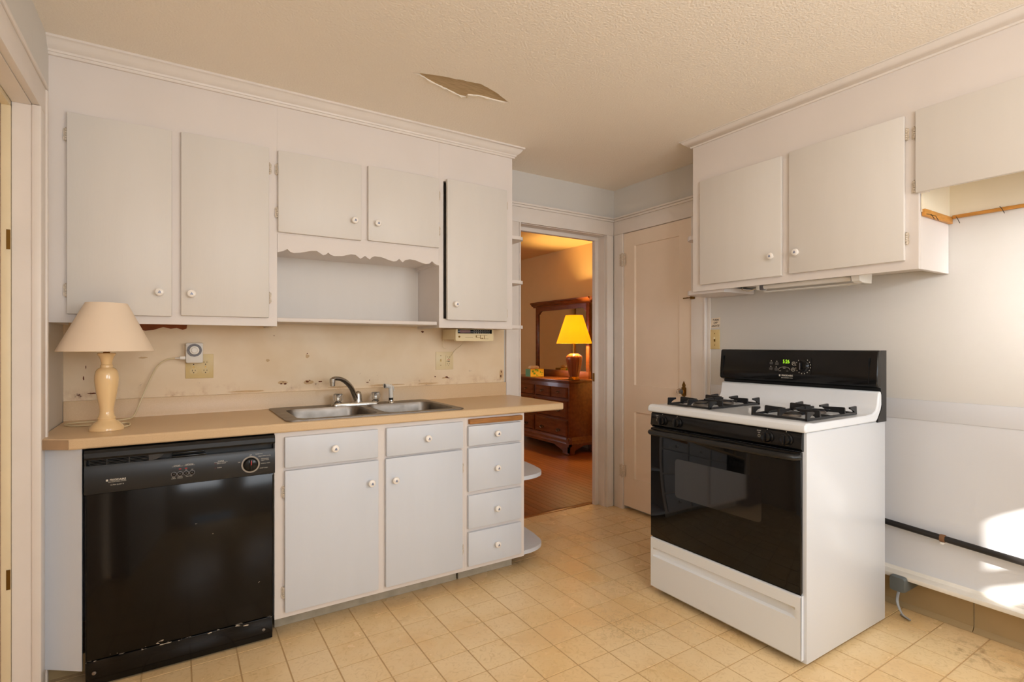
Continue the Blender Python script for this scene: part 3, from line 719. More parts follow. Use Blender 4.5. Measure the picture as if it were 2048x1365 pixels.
# ------------------------------------------------------------------ base cabinets, counter, sink
YF = 2.45
b1 = thing('base_cabinet', 'white sink base cabinet with two doors under two drawer fronts', 'cabinet', (.8, YF, 0))
g = G(); g.box(.349, .367, YF+.019, 3.03, .07, .872); g.box(1.242, 1.26, YF+.019, 3.03, .07, .872); g.box(.367, 1.242, YF+.019, 3.03, .09, .108)
g.obj('carcass', M['base'], b1)
g = G()
for a, b_ in ((.349, .40), (1.232, 1.2605)): g.box(a, b_, YF, YF+.019, .071, .8725)
for c, d in ((.071, .11), (.695, .73), (.84, .8725)): g.box(.40, 1.232, YF, YF+.019, c, d)
for c, d in ((.1102, .6948), (.7302, .8398)): g.box(.785, .85, YF, YF+.019, c, d)
g.obj('face_frame', M['frame'], b1)
g = G(); g.box(.36, 1.25, 2.525, 2.54, 0.001, .088); g.obj('toe_board', M['toe'], b1)
front_door(b1, .388, .797, .720, .853, YF, M['base'], (.595, .786), name='drawer_front')
front_door(b1, .838, 1.245, .718, .854, YF, M['base'], (1.044, .789), name='drawer_front')
front_door(b1, .388, .799, .096, .7075, YF, M['base'], (.761, .607), 'l', (.616, .182))
front_door(b1, .834, 1.242, .096, .7085, YF, M['base'], (.877, .605), 'r', (.612, .189))
b2 = thing('base_cabinet', 'narrow four-drawer white base cabinet with rounded end shelves', 'cabinet', (1.45, YF, 0))
g = G(); g.box(1.261, 1.279, YF+.019, 3.03, .07, .872); g.box(1.616, 1.634, YF+.019, 3.03, .07, .872); g.box(1.279, 1.616, YF+.019, 3.03, .09, .108); g.box(1.279, 1.616, 3.01, 3.028, .108, .872)
g.obj('carcass', M['base'], b2)
g = G()
for a, b_ in ((1.261, 1.295), (1.598, 1.634)): g.box(a, b_, YF, YF+.019, .071, .8725)
for c, d in ((.071, .11), (.268, .296), (.458, .490), (.705, .730), (.82, .836), (.862, .8725)): g.box(1.295, 1.598, YF, YF+.019, c, d)
g.obj('face_frame', M['frame'], b2)
g = G(); g.box(1.262, 1.60, 2.525, 2.54, 0.001, .088); g.obj('toe_board', M['toe'], b2)
kx = 1.443
for (c, d, kz) in ((.723, .826, .778), (.484, .711, .594), (.2905, .4645, .377), (.095, .272, .185)):
    front_door(b2, 1.276, 1.605, c, d, YF, M['base'], (kx, kz), name='drawer')
g = G(); g.box(1.283, 1.612, YF-.022, YF+.30, .836, .8615, .003); g.obj('bread_board', M['woodraw'], b2, label='raw brown wooden edge of the pull-out board')
for zt in (.514, .098):
    g = G(); pr = [(1.634, 2.452), (1.69, 2.456), (1.735, 2.468), (1.775, 2.49), (1.80, 2.515), (1.820, 2.555), (1.84, 2.65), (1.855, 2.787), (1.87, 3.028), (1.634, 3.028)]
    g.prism(pr, 'xy', zt-.022, zt); g.obj('end_shelf', M['base'], b2)
fl = G().prism([(-.293, 2.44), (-.428, 2.540), (-.428, 2.556), (-.293, 2.458)], 'xy', .069, .8725).obj('filler_panel', M['base'])
fl['label'] = 'narrow angled white panel between the doorway casing and the dishwasher'; fl['category'] = 'panel'
g = G(); g.box(-.44, -.30, 2.58, 2.6, 0, .069); o = g.obj('baseboard_left', M['tan']); o['kind'] = 'structure'

ct = thing('countertop', 'beige laminate countertop with low backsplash running past the cabinets', 'counter', (.75, 2.74, .873))
outer = [(-.328, 2.43), (1.895, 2.43), (1.904, 2.44), (1.904, 3.0285), (-.428, 3.0285), (-.428, 2.494)]
g = G(); g.plate(outer, [[(.425, 2.485), (1.255, 2.485), (1.255, 2.99), (.425, 2.99)]], 'xy', .8735, .913)
top = g.obj('worktop', M['lam'], ct)
bv = top.modifiers.new('soft_edges', 'BEVEL'); bv.width = .007; bv.segments = 3; bv.limit_method = 'ANGLE'; bv.angle_limit = R(50)
g = G(); g.prism([(3.024, .9125), (3.0435, .9125), (3.0435, 1.0), (3.027, 1.0), (3.0255, .997), (3.0255, .925)], 'yz', XL+.002, 1.872); g.obj('backsplash', M['lam'], ct)
ux, uy = -.1/.1187, .064/.1187
g = G(); q = [(-.328-.0015*uy, 2.43+.0015*ux), (-.430, 2.4938)]
g.loft([[(q[0][0], q[0][1], .8755), (q[1][0], q[1][1], .8755), (q[1][0], q[1][1], .911), (q[0][0], q[0][1], .911)], [(q[0][0]-.001, q[0][1]-.0016, .877), (q[1][0]-.001, q[1][1]-.0016, .877), (q[1][0]-.001, q[1][1]-.0016, .9095), (q[0][0]-.001, q[0][1]-.0016, .9095)]])
g.obj('end_cap', M['lamend'], ct, label='brown laminate end cap at the clipped corner')

sk = thing('kitchen_sink', 'double-bowl stainless steel sink set in the beige counter', 'sink', (.84, 2.74, .913))
g = G()
L0 = rrect(.645, 2.70, .375, .385, .055, 6); R0 = rrect(1.055, 2.70, .375, .385, .055, 6)
out = rrect(.8375, 2.74, .875, .555, .03, 4)
g.plate(out, [L0, R0], 'xy', .9135, .9185); g.obj('rim', M['steel'], sk)
for (cx, nm) in ((.645, 'bowl'), (1.055, 'bowl')):
    g = G(); lo = []
    for w_, h_, r_, z in ((.375, .385, .055, .9185), (.371, .381, .055, .913), (.366, .376, .056, .90), (.350, .360, .06, .775), (.335, .345, .06, .755), (.30, .31, .06, .747), (.06, .06, .028, .743)):
        lo.append([(a, b_, z) for a, b_ in rrect(cx, 2.70, w_, h_, r_, 6)])
    g.loft(lo, cap0=False); b_o = g.obj(nm, M['steel'], sk)
    g = G(); g.lathe([(.0, .0), (.038, 0), (.040, .003), (.030, .003), (.026, .0015), (0, .0015)], (cx, 2.70, .744), 20); g.obj('drain', M['chrome'], b_o)

fc = thing('faucet', 'chrome two-handle kitchen faucet with curved spout behind the sink', 'faucet', (.83, 2.93, .9185))
g = G(); lo = [[(a, b_, z) for a, b_ in rrect(.832, 2.93, w_, h_, .022, 5)] for w_, h_, z in ((.262, .052, .9186), (.262, .052, .928), (.254, .044, .934))]
g.loft(lo); g.obj('deck_plate', M['chrome'], fc)
g = G(); g.lathe([(.024, 0), (.022, .01), (.020, .03), (.019, .045), (.016, .056), (.008, .062), (0, .063)], (.845, 2.93, .933), 18); g.obj('spout_base', M['chrome'], fc)
sp = spline([(.838, 2.928, .945), (.818, 2.915, .985), (.796, 2.90, 1.022), (.765, 2.882, 1.052), (.735, 2.868, 1.068), (.705, 2.856, 1.073), (.688, 2.849, 1.071)], 5)
g = G(); n = len(sp); g.tube(sp, [.016-.006*i/n for i in range(n)], 12); g.obj('spout', M['chrome'], fc)
g = G(); g.lathe([(.011, -.034), (.013, -.032), (.013, -.016), (.0145, -.015), (.0145, .004), (.010, .009), (0, .010)], (.688, 2.849, 1.067), 16); g.obj('aerator', M['chrome'], fc)
for hx in (.737, .945):
    g = G(); g.lathe([(.021, 0), (.021, .005), (.015, .008), (.015, .014)], (hx, 2.93, .934), 18)
    h = g.obj('handle', M['chrome'], fc)
    g = G(); g.lathe([(.019, .013), (.024, .018), (.026, .034), (.024, .046), (.018, .051), (0, .051)], (hx, 2.93, .934), 30, ribs=(10, .06)); g.obj('acrylic_grip', M['acryl'], h)
    g = G(); g.lathe([(.008, .014), (.008, .049)], (hx, 2.93, .934), 10); g.obj('stem', M['chrome'], h)
sy = thing('side_sprayer', 'white pull-out side sprayer in the sink rim', 'sprayer', (1.035, 2.93, .9185))
g = G(); g.lathe([(.024, 0), (.022, .006), (.015, .010), (.014, .016)], (1.035, 2.93, .9186), 18); g.obj('escutcheon', M['chrome'], sy)
g = G(); g.lathe([(.0125, .012), (.013, .03)], (1.035, 2.93, .9186), 12); g.obj('collar', M['blackm'], sy)
g = G(); g.tube([(1.035, 2.93, .947), (1.034, 2.929, .975), (1.031, 2.927, 1.005), (1.027, 2.924, 1.016)], [.013, .0125, .012, .009], 12)
g.tube([(1.036, 2.928, 1.008), (1.018, 2.92, 1.015), (1.0, 2.912, 1.018), (.990, 2.908, 1.018)], [.009, .012, .012, .015], 12); g.obj('body', M['wplast'], sy)
g = G(); g.lathe([(.011, 0), (.011, .002)], (.9895, 2.907, 1.018), 12, axis='-x'); g.obj('spray_face', M['blackm'], sy)
g = G(); g.tube([(1.034, 2.93, 1.022), (1.05, 2.938, 1.008), (1.056, 2.94, .985)], [.004, .005, .003], 8); g.obj('trigger', M['wplast'], sy)

# ------------------------------------------------------------------ dishwasher
dw = thing('dishwasher', 'black built-in dishwasher under the left end of the counter', 'dishwasher', (.03, 2.45, 0))
YD = 2.43; X0, X1 = -.285, .347
g = G(); g.box(X0+.003, X1-.002, 2.475, 3.0, .01, .868); g.obj('tub_casing', M['void'], dw)
g = G(); g.box(X0+.002, X1-.003, YD, 2.475, .102, .708, .004); g.box(X0+.0025, X0+.006, YD-.0015, YD+.001, .10, .705); g.box(X1-.008, X1-.004, YD-.002, YD+.001, .10, .70); g.obj('door_panel', M['dw'], dw)
g = G(); g.box(X0+.002, X1-.008, YD+.004, 2.475, .008, .097, .002)
g.obj('kick_panel', M['dw'], dw)
for x, z in ((-.258, .054), (.305, .05)):
    g = G(); g.lathe([(0, .004), (.006, .003), (.007, 0)], (x, YD+.004, z), 10, axis='-y'); g.obj('screw', M['steel'], dw)
# control fascia: sloped lower panel, recess, round top bar
g = G(); g.prism([(YD-.010, .709), (YD-.012, .720), (YD-.012, .795), (YD-.006, .812), (2.47, .812), (2.47, .709)], 'yz', X0, X1)
fas = g.obj('control_panel', M['blackm'], dw)
g = G(); g.prism([(YD+.03, .812), (YD+.03, .834), (YD-.010, .834), (YD-.016, .842), (YD-.015, .858), (YD-.006, .868), (2.47, .869), (2.47, .812)], 'yz', X0, X1); g.obj('top_bar', M['blackm'], dw)
for a in (X0, X1-.006):
    g = G(); g.box(a, a+.006, YD-.008, YD+.029, .8122, .8338); g.obj('recess_end', M['blackm'], dw)
for k in range(4):
    g = G(); z = .8145+k*.0053; g.box(-.27, -.095, YD-.006, YD+.01, z, z+.0024); g.obj('vent_slat', M['blackm'], dw)
for x in (-.222, -.155):
    g = G(); g.box(x, x+.004, YD-.005, YD+.009, .812, .834); g.obj('vent_rib', M['blackm'], dw)
g = G(); pr = [(-.093, .812), (-.093, .834), (-.044, .834), (-.052, .824), (-.066, .816), (-.08, .812)]; g.prism(pr, 'xz', YD-.004, YD+.02); g.obj('vent_end', mat('grey_black', s(58, 56, 56), .3), dw)
g = G(); g.box(-.02, .095, YD-.006, YD+.02, .8135, .8195, .002); g.box(-.018, .09, YD-.002, YD+.02, .825, .832, .002); g.obj('latch_handle', M['black'], dw)
yt = YD-.0122
txt('FRIGIDAIRE', .0095, (-.187, yt, .7545), '-y', fas, M['print'], bold=.0002)
g = G(); g.box(-.222, -.2155, yt, YD-.011, .751, .758); g.obj('emblem', M['print'], fas)
txt('PRECISION WASH SYSTEM', .0046, (-.189, yt, .7475), '-y', fas, M['print'])
txt('ULTRA QUIET III', .0055, (-.189, yt, .7365), '-y', fas, M['print'])
for x in (-.013, .007, .027, .047):
    g = G(); g.lathe([(.0095, 0), (.0095, .0012), (.0078, .0012)], (x, YD-.0115, .750), 20, axis='-y'); b_ = g.obj('button', M['greyp'], fas)
    g = G(); g.lathe([(.0076, 0), (.0076, .0016), (.006, .0022), (0, .0008)], (x, YD-.0115, .750), 20, axis='-y'); g.obj('button_cap', M['black'], b_)
for a, x, z, h in (('CYCLES', -.003, .7825, .0062), ('OPTIONS', .038, .7825, .0062), ('POTS', -.014, .7375, .0042), ('& PANS', -.014, .733, .0042), ('NORMAL', .007, .7375, .0042), ('& CHINA', .007, .733, .0042), ('HEAT DRY', .037, .7365, .0046), ('ON', .027, .762, .004), ('OFF', .047, .762, .004), ('STATUS', .146, .7825, .0062), ('DELAY START', .148, .7735, .0052), ('CLEAN', .141, .757, .0052)):
    txt(a, h, (x, yt, z), '-y', fas, M['print'])
g = G()
for a, b_, z in ((-.02, .018, .7788), (.021, .056, .7788), (.122, .170, .7785)): g.box(a, b_, yt, YD-.011, z, z+.0006)
g.obj('rule_line', M['print'], fas)
for x, z in ((.007, .7685), (.027, .7685)):
    g = G(); g.box(x-.004, x+.004, yt-.0004, YD-.011, z-.0016, z+.0016, .0004); g.obj('indicator_lamp', M['red'], fas)
g = G()
for z in (.774, .757): g.box(.124, .130, yt, YD-.011, z-.0008, z+.0008)
g.obj('indicator_mark', mat('dim_red_mark', s(110, 20, 24), .4), fas)
g = G(); g.lathe([(.0345, 0), (.0345, .0015), (.029, .0015), (.029, 0)], (.254, YD-.0115, .756), 36, axis='-y'); dial = g.obj('dial', mat('grey_ring', s(150, 142, 132), .4, metal=.6), fas)
g = G(); g.lathe([(.0285, 0), (.0285, .004), (.025, .012), (.022, .014), (0, .014)], (.254, YD-.0115, .756), 36, axis='-y'); g.box(.249, .259, YD-.037, YD-.02, .735, .779, .003); g.obj('dial_knob', M['black'], dial)
g = G(); g.box(.2525, .2555, YD-.0376, YD-.036, .757, .776); g.obj('pointer', M['red'], dial)
for a, x, z, al in (('OFF', .216, .769, 'RIGHT'), ('OFF', .254, .7945, 'CENTER'), ('RINSE/HOLD', .272, .796, 'LEFT'), ('DELAY START HOURS', .283, .786, 'LEFT'), ('POTS & PANS', .2935, .774, 'LEFT'), ('HEAVY WASH', .2935, .768, 'LEFT'), ('NORMAL WASH', .2925, .755, 'LEFT'), ('SHORT WASH', .288, .736, 'LEFT')):
    txt(a, .0048, (x, yt, z), '-y', fas, M['print'], align=al)

# ------------------------------------------------------------------ gas range
rg = thing('gas_range', 'white freestanding gas range with black oven door and backguard', 'range', (2.3, 1.49, 0))
A0, A1 = 1.100, 1.878          # right and left sides (Y)
XF, XB = 2.040, 2.690
g = G(); g.box(XF, XB, A0, A1, .018, .912, .006); g.obj('body', M['side_en'], rg)
for (x, y) in ((2.09, 1.15), (2.09, 1.83), (2.64, 1.15), (2.64, 1.83)):
    g = G(); g.lathe([(.0, 0), (.018, 0), (.018, .006), (.010, .008), (.010, .02)], (x, y, 0.0), 12); g.obj('foot', M['blackm'], rg)
# cooktop: tray with rounded lip and curved riser at the back
g = G(); pr = [(2.016, .913), (2.013, .925), (2.016, .940), (2.028, .9485), (2.05, .950), (2.08, .946), (2.50, .946), (2.555, .950), (2.585, .962), (2.60, .985), (2.606, 1.02), (2.612, 1.042), (2.628, 1.046), (2.636, 1.03), (2.637, .985), (2.628, .962), (2.60, .925), (2.585, .913)]
g.prism(pr, 'xz', 1.092, 1.889)
cook = g.obj('cooktop', M['white_en'], rg); bv = cook.modifiers.new('soft_edges', 'BEVEL'); bv.width = .006; bv.segments = 2; bv.limit_method = 'ANGLE'; bv.angle_limit = R(50)
# backguard
g = G(); g.prism([(2.684, .908), (2.684, 1.226), (2.630, 1.226), (2.630, 1.05), (2.640, 1.03), (2.642, .985), (2.633, .958), (2.606, .925), (2.604, .908)], 'xz', 1.094, 1.886); g.obj('backguard_body', M['blackm'], rg)
g = G(); pr = [(2.63, 1.226), (2.612, 1.226), (2.604, 1.220), (2.594, 1.12), (2.592, 1.075), (2.598, 1.066), (2.63, 1.056)]
g.prism(pr, 'xz', 1.092, 1.888); bgp = g.obj('backguard_panel', M['black'], rg); bv = bgp.modifiers.new('soft_edges', 'BEVEL'); bv.width = .004; bv.segments = 2; bv.limit_method = 'ANGLE'; bv.angle_limit = R(50)
def bx_(z): return 2.5925+(z-1.09)*.0095/.11     # front face of the panel
def tilt(o):
    o.rotation_euler = (R(90), R(0), R(-90)); return o
g = G(); l_ = rrect(1.490, 1.146, .222, .084, .010, 4)
g.loft([[(bx_(z)-.0002, y, z) for y, z in l_], [(bx_(z)-.003, y, z) for y, z in l_]]); cl = g.obj('control_inset', M['black'], bgp)
g = G()
for a, b_ in ((1.614, 1.852), (1.140, 1.378)): g.box(bx_(1.1155)-.0006, bx_(1.1155)+.001, a, b_, 1.1148, 1.1164)
g.obj('trim_line', M['print'], bgp)
g = G()
for a, b_ in ((1.866, 1.8672), (1.126, 1.1272)): g.box(bx_(1.14)-.006, bx_(1.14)+.004, a, b_, 1.08, 1.192)
g.obj('edge_line', M['blackm'], bgp)
GRN = mat('green_digits', s(150, 210, 40), .5, emit=1.6)
xx = bx_(1.165)-.0036
txt('5:26', .026, (xx, 1.504, 1.166), '-x', cl, GRN, squeeze=.8)
for (y, z) in ((1.582, 1.157), (1.552, 1.155), (1.583, 1.128), (1.554, 1.126)):
    g = G(); l_ = rrect(y, z, .018, .014, .004, 3); g.loft([[(bx_(c)-.003, b_, c) for b_, c in l_], [(bx_(c)-.0045, b_, c) for b_, c in l_]]); g.obj('button', mat('button_grey', s(70, 68, 66), .4), cl)
    g = G(); g.lathe([(.0022, 0), (.0022, .001)], (bx_(z)-.0032, y, z+.012), 8, axis='-x'); g.obj('button_lamp', M['print'], cl)
for (y, z) in ((1.465, 1.158), (1.466, 1.128)):
    g = G(); g.lathe([(.0095, 0), (.0095, .001), (.0082, .001), (.0082, .0)], (bx_(z)-.0032, y, z), 20, axis='-x'); b_ = g.obj('button', M['print'], cl)
    up = 1 if z > 1.14 else -1
    g = G(); g.prism([(y-.003, z-.002*up), (y+.003, z-.002*up), (y, z+.0035*up)], 'yz', bx_(z)-.0042, bx_(z)-.003); g.obj('arrow', M['print'], b_)
g = G(); arc = [(1.512+.030*math.cos(math.pi*k/12), 1.124+.016*math.sin(math.pi*k/12)) for k in range(13)]
g.tube([(bx_(z)-.0035, y, z) for y, z in arc], .0006, 5); g.obj('scale_arc', M['print'], cl)
for a, y, z, h in (('START', 1.512, 1.133, .005), ('CLEAN', 1.535, 1.119, .004), ('BAKE', 1.496, 1.119, .004)): txt(a, h, (bx_(z)-.0036, y, z), '-x', cl, M['print'])
txt('FRIGIDAIRE', .0115, (bx_(1.097)-.0006, 1.497, 1.096), '-x', bgp, M['print'], bold=.0002)
g = G(); g.box(bx_(1.096)-.0006, bx_(1.096)+.001, 1.5325, 1.540, 1.0915, 1.1005); g.obj('emblem', M['print'], bgp)
txt('SELF-CLEANING OVEN', .0058, (bx_(1.085)-.0006, 1.498, 1.0845), '-x', bgp, M['print'])
g = G(); g.lathe([(.031, 0), (.031, .004), (.026, .008), (.022, .020), (0, .021)], (bx_(1.146)-.003, 1.418, 1.146), 32, axis='-x', mi=0); g.box(bx_(1.146)-.034, bx_(1.146)-.02, 1.413, 1.423, 1.128, 1.164, .003)
tk = g.obj('thermostat_knob', M['black'], bgp)
g = G(); g.box(bx_(1.146)-.0346, bx_(1.146)-.0335, 1.4163, 1.4197, 1.13, 1.163); g.obj('pointer', M['greyp'], tk)
g = G()
for k in range(14):
    a = R(-230+k*22); y, z = 1.418-.0365*math.cos(a), 1.146+.0365*math.sin(a); g.box(bx_(z)-.004, bx_(z)-.003, y-.0012, y+.0012, z-.0022, z+.0022)
g.obj('scale_mark', M['print'], tk)
# front control rail and burner knobs
g = G(); g.prism([(XF+.01, .8375), (XF-.010, .8375), (XF-.012, .843), (XF-.020, .850), (XF-.014, .904), (XF-.008, .911), (XF+.01, .911)], 'xz', 1.112, 1.874); rail = g.obj('control_rail', M['black'], rg)
for (y, z) in ((1.797, .877), (1.707, .878), (1.250, .878), (1.171, .879)):
    g = G(); g.lathe([(.026, 0), (.026, .003), (.022, .006), (.020, .017), (.017, .019), (0, .019)], (XF-.017, y, z), 28, axis='-x'); g.box(XF-.046, XF-.034, y-.0045, y+.0045, z-.018, z+.018, .002)
    k_ = g.obj('burner_knob', M['black'], rail)
    g = G()
    for q in range(5):
        a = R(-70+q*28); g.box(XF-.0205, XF-.0195, y-.0222*math.cos(a)-.0008, y-.0222*math.cos(a)+.0008, z+.0222*math.sin(a)-.002, z+.0222*math.sin(a)+.002)
    g.obj('scale_mark', M['print'], k_)
    g = G(); g.box(XF-.0185, XF-.0175, y-.001, y+.001, z+.028, z+.032); g.obj('top_mark', M['print'], k_)
for y in (1.832, 1.286):
    txt('FRONT', .0055, (XF-.0185, y, .898), '-x', rail, M['print']); txt('REAR', .0045, (XF-.0185, y, .890), '-x', rail, M['print'])
    g = G(); g.lathe([(.0065, 0), (.0065, .0008), (.0055, .0008), (.0055, 0)], (XF-.0175, y, .877), 14, axis='-x'); g.obj('burner_symbol', M['print'], rail)
# oven door
g = G(); g.box(XF-.022, XF-.002, 1.113, 1.873, .288, .836, .005); od = g.obj('oven_door', M['ovenglass'], rg)
g = G(); l_ = rrect(1.494, .612, .444, .185, .018, 4); g.loft([[(XF-.0218, y, z) for y, z in l_], [(XF-.0232, y, z) for y, z in l_]]); g.obj('oven_window', M['ovenwin'], od)
hp = [(XF-.02, 1.858, .815), (XF-.045, 1.848, .816), (XF-.056, 1.82, .817), (XF-.060, 1.75, .818), (XF-.061, 1.49, .819), (XF-.060, 1.23, .819), (XF-.056, 1.16, .819), (XF-.045, 1.132, .818), (XF-.02, 1.122, .817)]
g = G(); g.tube(spline(hp, 5), .016, 12, flat=.85); g.obj('door_handle', M['blackm'], od)
# warming drawer with finger groove
g = G()
yy0, yy1 = 1.113, 1.873
fr = XF-.020
zs = [(.032, fr+.004), (.036, fr), (.188, fr), (.194, fr+.014), (.222, fr+.016), (.232, fr), (.276, fr), (.282, fr+.006)]
def prow(y, flat): return [((fr if (flat and .187 < z < .235) else x), y, z) for z, x in zs]
rows = [prow(yy0, True), prow(1.135, True), prow(1.160, False), prow(1.835, False), prow(1.858, True), prow(yy1, True)]
g.loft(rows, closed=False, cap0=False, cap1=False)
g.box(fr+.016, XF-.001, yy0+.001, yy1-.001, .033, .281)
g.add([(fr+.004, yy0, .032), (XF, yy0, .032), (XF, yy0, .282), (fr+.006, yy0, .282)], [(0, 1, 2, 3)]); g.add([(fr+.004, yy1, .032), (XF, yy1, .032), (XF, yy1, .282), (fr+.006, yy1, .282)], [(0, 1, 2, 3)])
g.obj('warming_drawer', M['white_en'], rg)
g = G(); g.box(XF-.008, XF-.001, 1.12, 1.87, .28, .29); g.obj('door_gap', M['void'], rg)
# grates and burners
def grate(y0, y1, x0=2.100, x1=2.500):
    zb, zt = .9475, .984; t = .008
    g = G()
    g.box(x0, x1, y0, y0+t, zb, zb+.010, .002); g.box(x0, x1, y1-t, y1, zb, zb+.010, .002); g.box(x0, x0+t, y0, y1, zb, zb+.010, .002); g.box(x1-t, x1, y0, y1, zb, zb+.010, .002)
    ym = (y0+y1)/2; xm = (x0+x1)/2
    g.box(xm-t/2, xm+t/2, y0, y1, zb, zb+.010, .002)
    def arch(p, q, hgt=zt):
        """finger: upright at p with an arched underside running in to q"""
        p = Vector((p[0], p[1], 0)); q = Vector((q[0], q[1], 0)); d = (q-p); L = d.length; d.normalize(); nrm = Vector((-d.y, d.x, 0))*(t/2)
        prof_ = [(0, zb), (.002, hgt-.003), (.006, hgt), (L, hgt-.003), (L, hgt-.011)]
        for k in range(1, 7):
            a = k/6*math.pi/2; prof_.append((L-(L-.016)*math.sin(a), (hgt-.012)-(hgt-.012-zb)*(1-math.cos(a))))
        lo_ = []
        for sgn in (-1, 1): lo_.append([tuple(p+d*a+nrm*sgn+Vector((0, 0, z))) for a, z in prof_])
        g.loft(lo_)
    for cx in ((x0+xm)/2, (xm+x1)/2):
        hw = (x1-x0)/4
        for (p, q) in (((cx, y0), (cx, ym-.028)), ((cx, y1), (cx, ym+.028)), ((cx-hw+.002, ym), (cx-.028, ym)), ((cx+hw-.002, ym), (cx+.028, ym))): arch(p, q)
    for (x, y) in ((x0, y0), (x0, y1), (x1, y0), (x1, y1)):
        xi = x0+.055 if x == x0 else x1-.055
        arch((x, y0+t/2 if y == y0 else y1-t/2), (xi, y0+t/2 if y == y0 else y1-t/2), zt)
    gr = g.obj('grate', M['iron'], rg)
    for cx in ((x0+xm)/2, (xm+x1)/2):
        g = G(); g.lathe([(.062, 0), (.060, .0015), (.045, .0005)], (cx, ym, .9462), 28); bu = g.obj('burner', M['white_en'], rg)
        g = G(); g.lathe([(.036, 0), (.037, .008), (.034, .012)], (cx, ym, .9465), 28, ribs=(28, .03)); g.obj('burner_ring', mat('burner_alloy', s(120, 112, 104), .5, metal=.8), bu)
        g = G(); g.lathe([(.032, .012), (.032, .016), (.026, .019), (0, .020)], (cx, ym, .9465), 24); g.obj('burner_cap', M['iron'], bu)
grate(1.132, 1.372); grate(1.585, 1.835)
# gas pipe, junction box and cord by the range
pp = thing('gas_pipe', 'black iron gas pipe running along the stove wall above the ledge', 'pipe', (2.85, .8, .41))
g = G(); g.tube([(2.845, 1.7, .452), (2.845, 1.171, .412), (2.845, .686, .383), (2.845, -1.65, .25)], .0135, 14); g.obj('pipe_run', M['pipe'], pp)
g = G(); g.lathe([(.0, 0), (.0165, .002), (.0165, .02), (0, .022)], (2.845, .93, .398), 14, axis='y'); g.obj('coupling', mat('rusty_band', s(120, 84, 54), .7), pp)
g = G(); g.box(2.83, 2.876, .935, .945, .375, .383); g.obj('strap', M['wplast'], pp)
jb = thing('outlet_box', 'small grey metal outlet box low on the wall behind the range', 'box', (2.78, 1.09, .15))
g = G(); l_ = rrect(1.095, .150, .065, .070, .012, 3); g.loft([[(2.935, y, z) for y, z in l_], [(2.80, y, z) for y, z in l_], [(2.79, y*.9+1.095*.1, z*.9+.015) for y, z in l_]]); g.obj('box_body', mat('grey_metal', s(110, 116, 116), .45, metal=.4), jb)
g = G(); g.tube(spline([(2.80, 1.09, .125), (2.775, 1.088, .08), (2.765, 1.065, .035), (2.79, 1.045, .008), (2.82, 1.09, .006)]), .006, 8, flat=.6); g.obj('cable', mat('grey_cable', s(140, 142, 144), .4), jb)

# ------------------------------------------------------------------ things on the counter and back wall
lp = thing('table_lamp', 'cream ceramic table lamp with cone shade on the counter', 'lamp', (-.24, 2.63, .913))
LX, LY = -.2395, 2.632
H_ = .000582; W_ = .000461
pf = [(125, 970), (126, 958), (118, 945), (104, 932), (88, 918), (66, 905), (62, 897), (66, 893), (66, 886), (60, 880), (52, 860), (50, 840), (53, 810), (61, 775), (72, 725), (82, 670), (86, 630), (85, 598), (78, 570), (64, 553), (46, 545), (44, 541), (46, 535), (44, 528), (38, 522), (40, 508), (45, 490), (56, 468), (66, 457), (67, 451), (62, 446), (30, 444), (0, 444)]
g = G(); g.lathe([(0, 0)]+[(r*W_, (970-y)*H_) for r, y in pf], (LX, LY, .9135), 40); g.obj('base', M['ceramic'], lp)
zt = .9135+526*H_
g = G(); g.lathe([(.011, 0), (.012, .003), (.008, .006), (.011, .010), (.012, .016), (.006, .02), (.006, .10), (0, .10)], (LX, LY, zt), 16); g.obj('socket', M['brass'], lp)
g = G(); g.lathe([(.156, 1.2255), (.1575, 1.227), (.068, 1.4165), (.0665, 1.4165), (.1555, 1.2265)], (LX, LY, 0), 48)
g.f = g.f[:-2]; g.m = g.m[:-2]; g.obj('shade', M['shade'], lp)
g = G(); g.tube([(LX-.067, LY, 1.413), (LX+.067, LY, 1.413)], .0015, 6); g.tube([(LX, LY-.067, 1.413), (LX, LY+.067, 1.413)], .0015, 6); g.tube([(LX, LY, 1.3), (LX, LY, 1.42)], .003, 6); g.obj('shade_spider', M['brass'], lp)
cp = [(LX+.05, LY+.02, .918), (-.17, 2.70, .917), (-.185, 2.79, .9165), (-.26, 2.78, .9165), (-.36, 2.80, .9165), (-.40, 2.86, .9165), (-.36, 2.91, .9165), (-.26, 2.90, .9165), (-.20, 2.93, .9165), (-.172, 2.965, .925), (-.150, 3.0, .98), (-.118, 3.013, 1.07), (-.085, 3.014, 1.145), (-.05, 3.010, 1.178), (-.018, 3.006, 1.186), (.010, 3.003, 1.187)]
g = G(); g.tube(spline(cp, 6), .0032, 8); g.obj('cord', M['cord'], lp)
g = G(); g.box(.006, .031, 2.992, 3.014, 1.180, 1.196, .004); g.tube([(.007, 3.003, 1.187), (-.012, 3.004, 1.1865)], [.006, .003], 8); g.obj('plug', M['wplast'], lp)

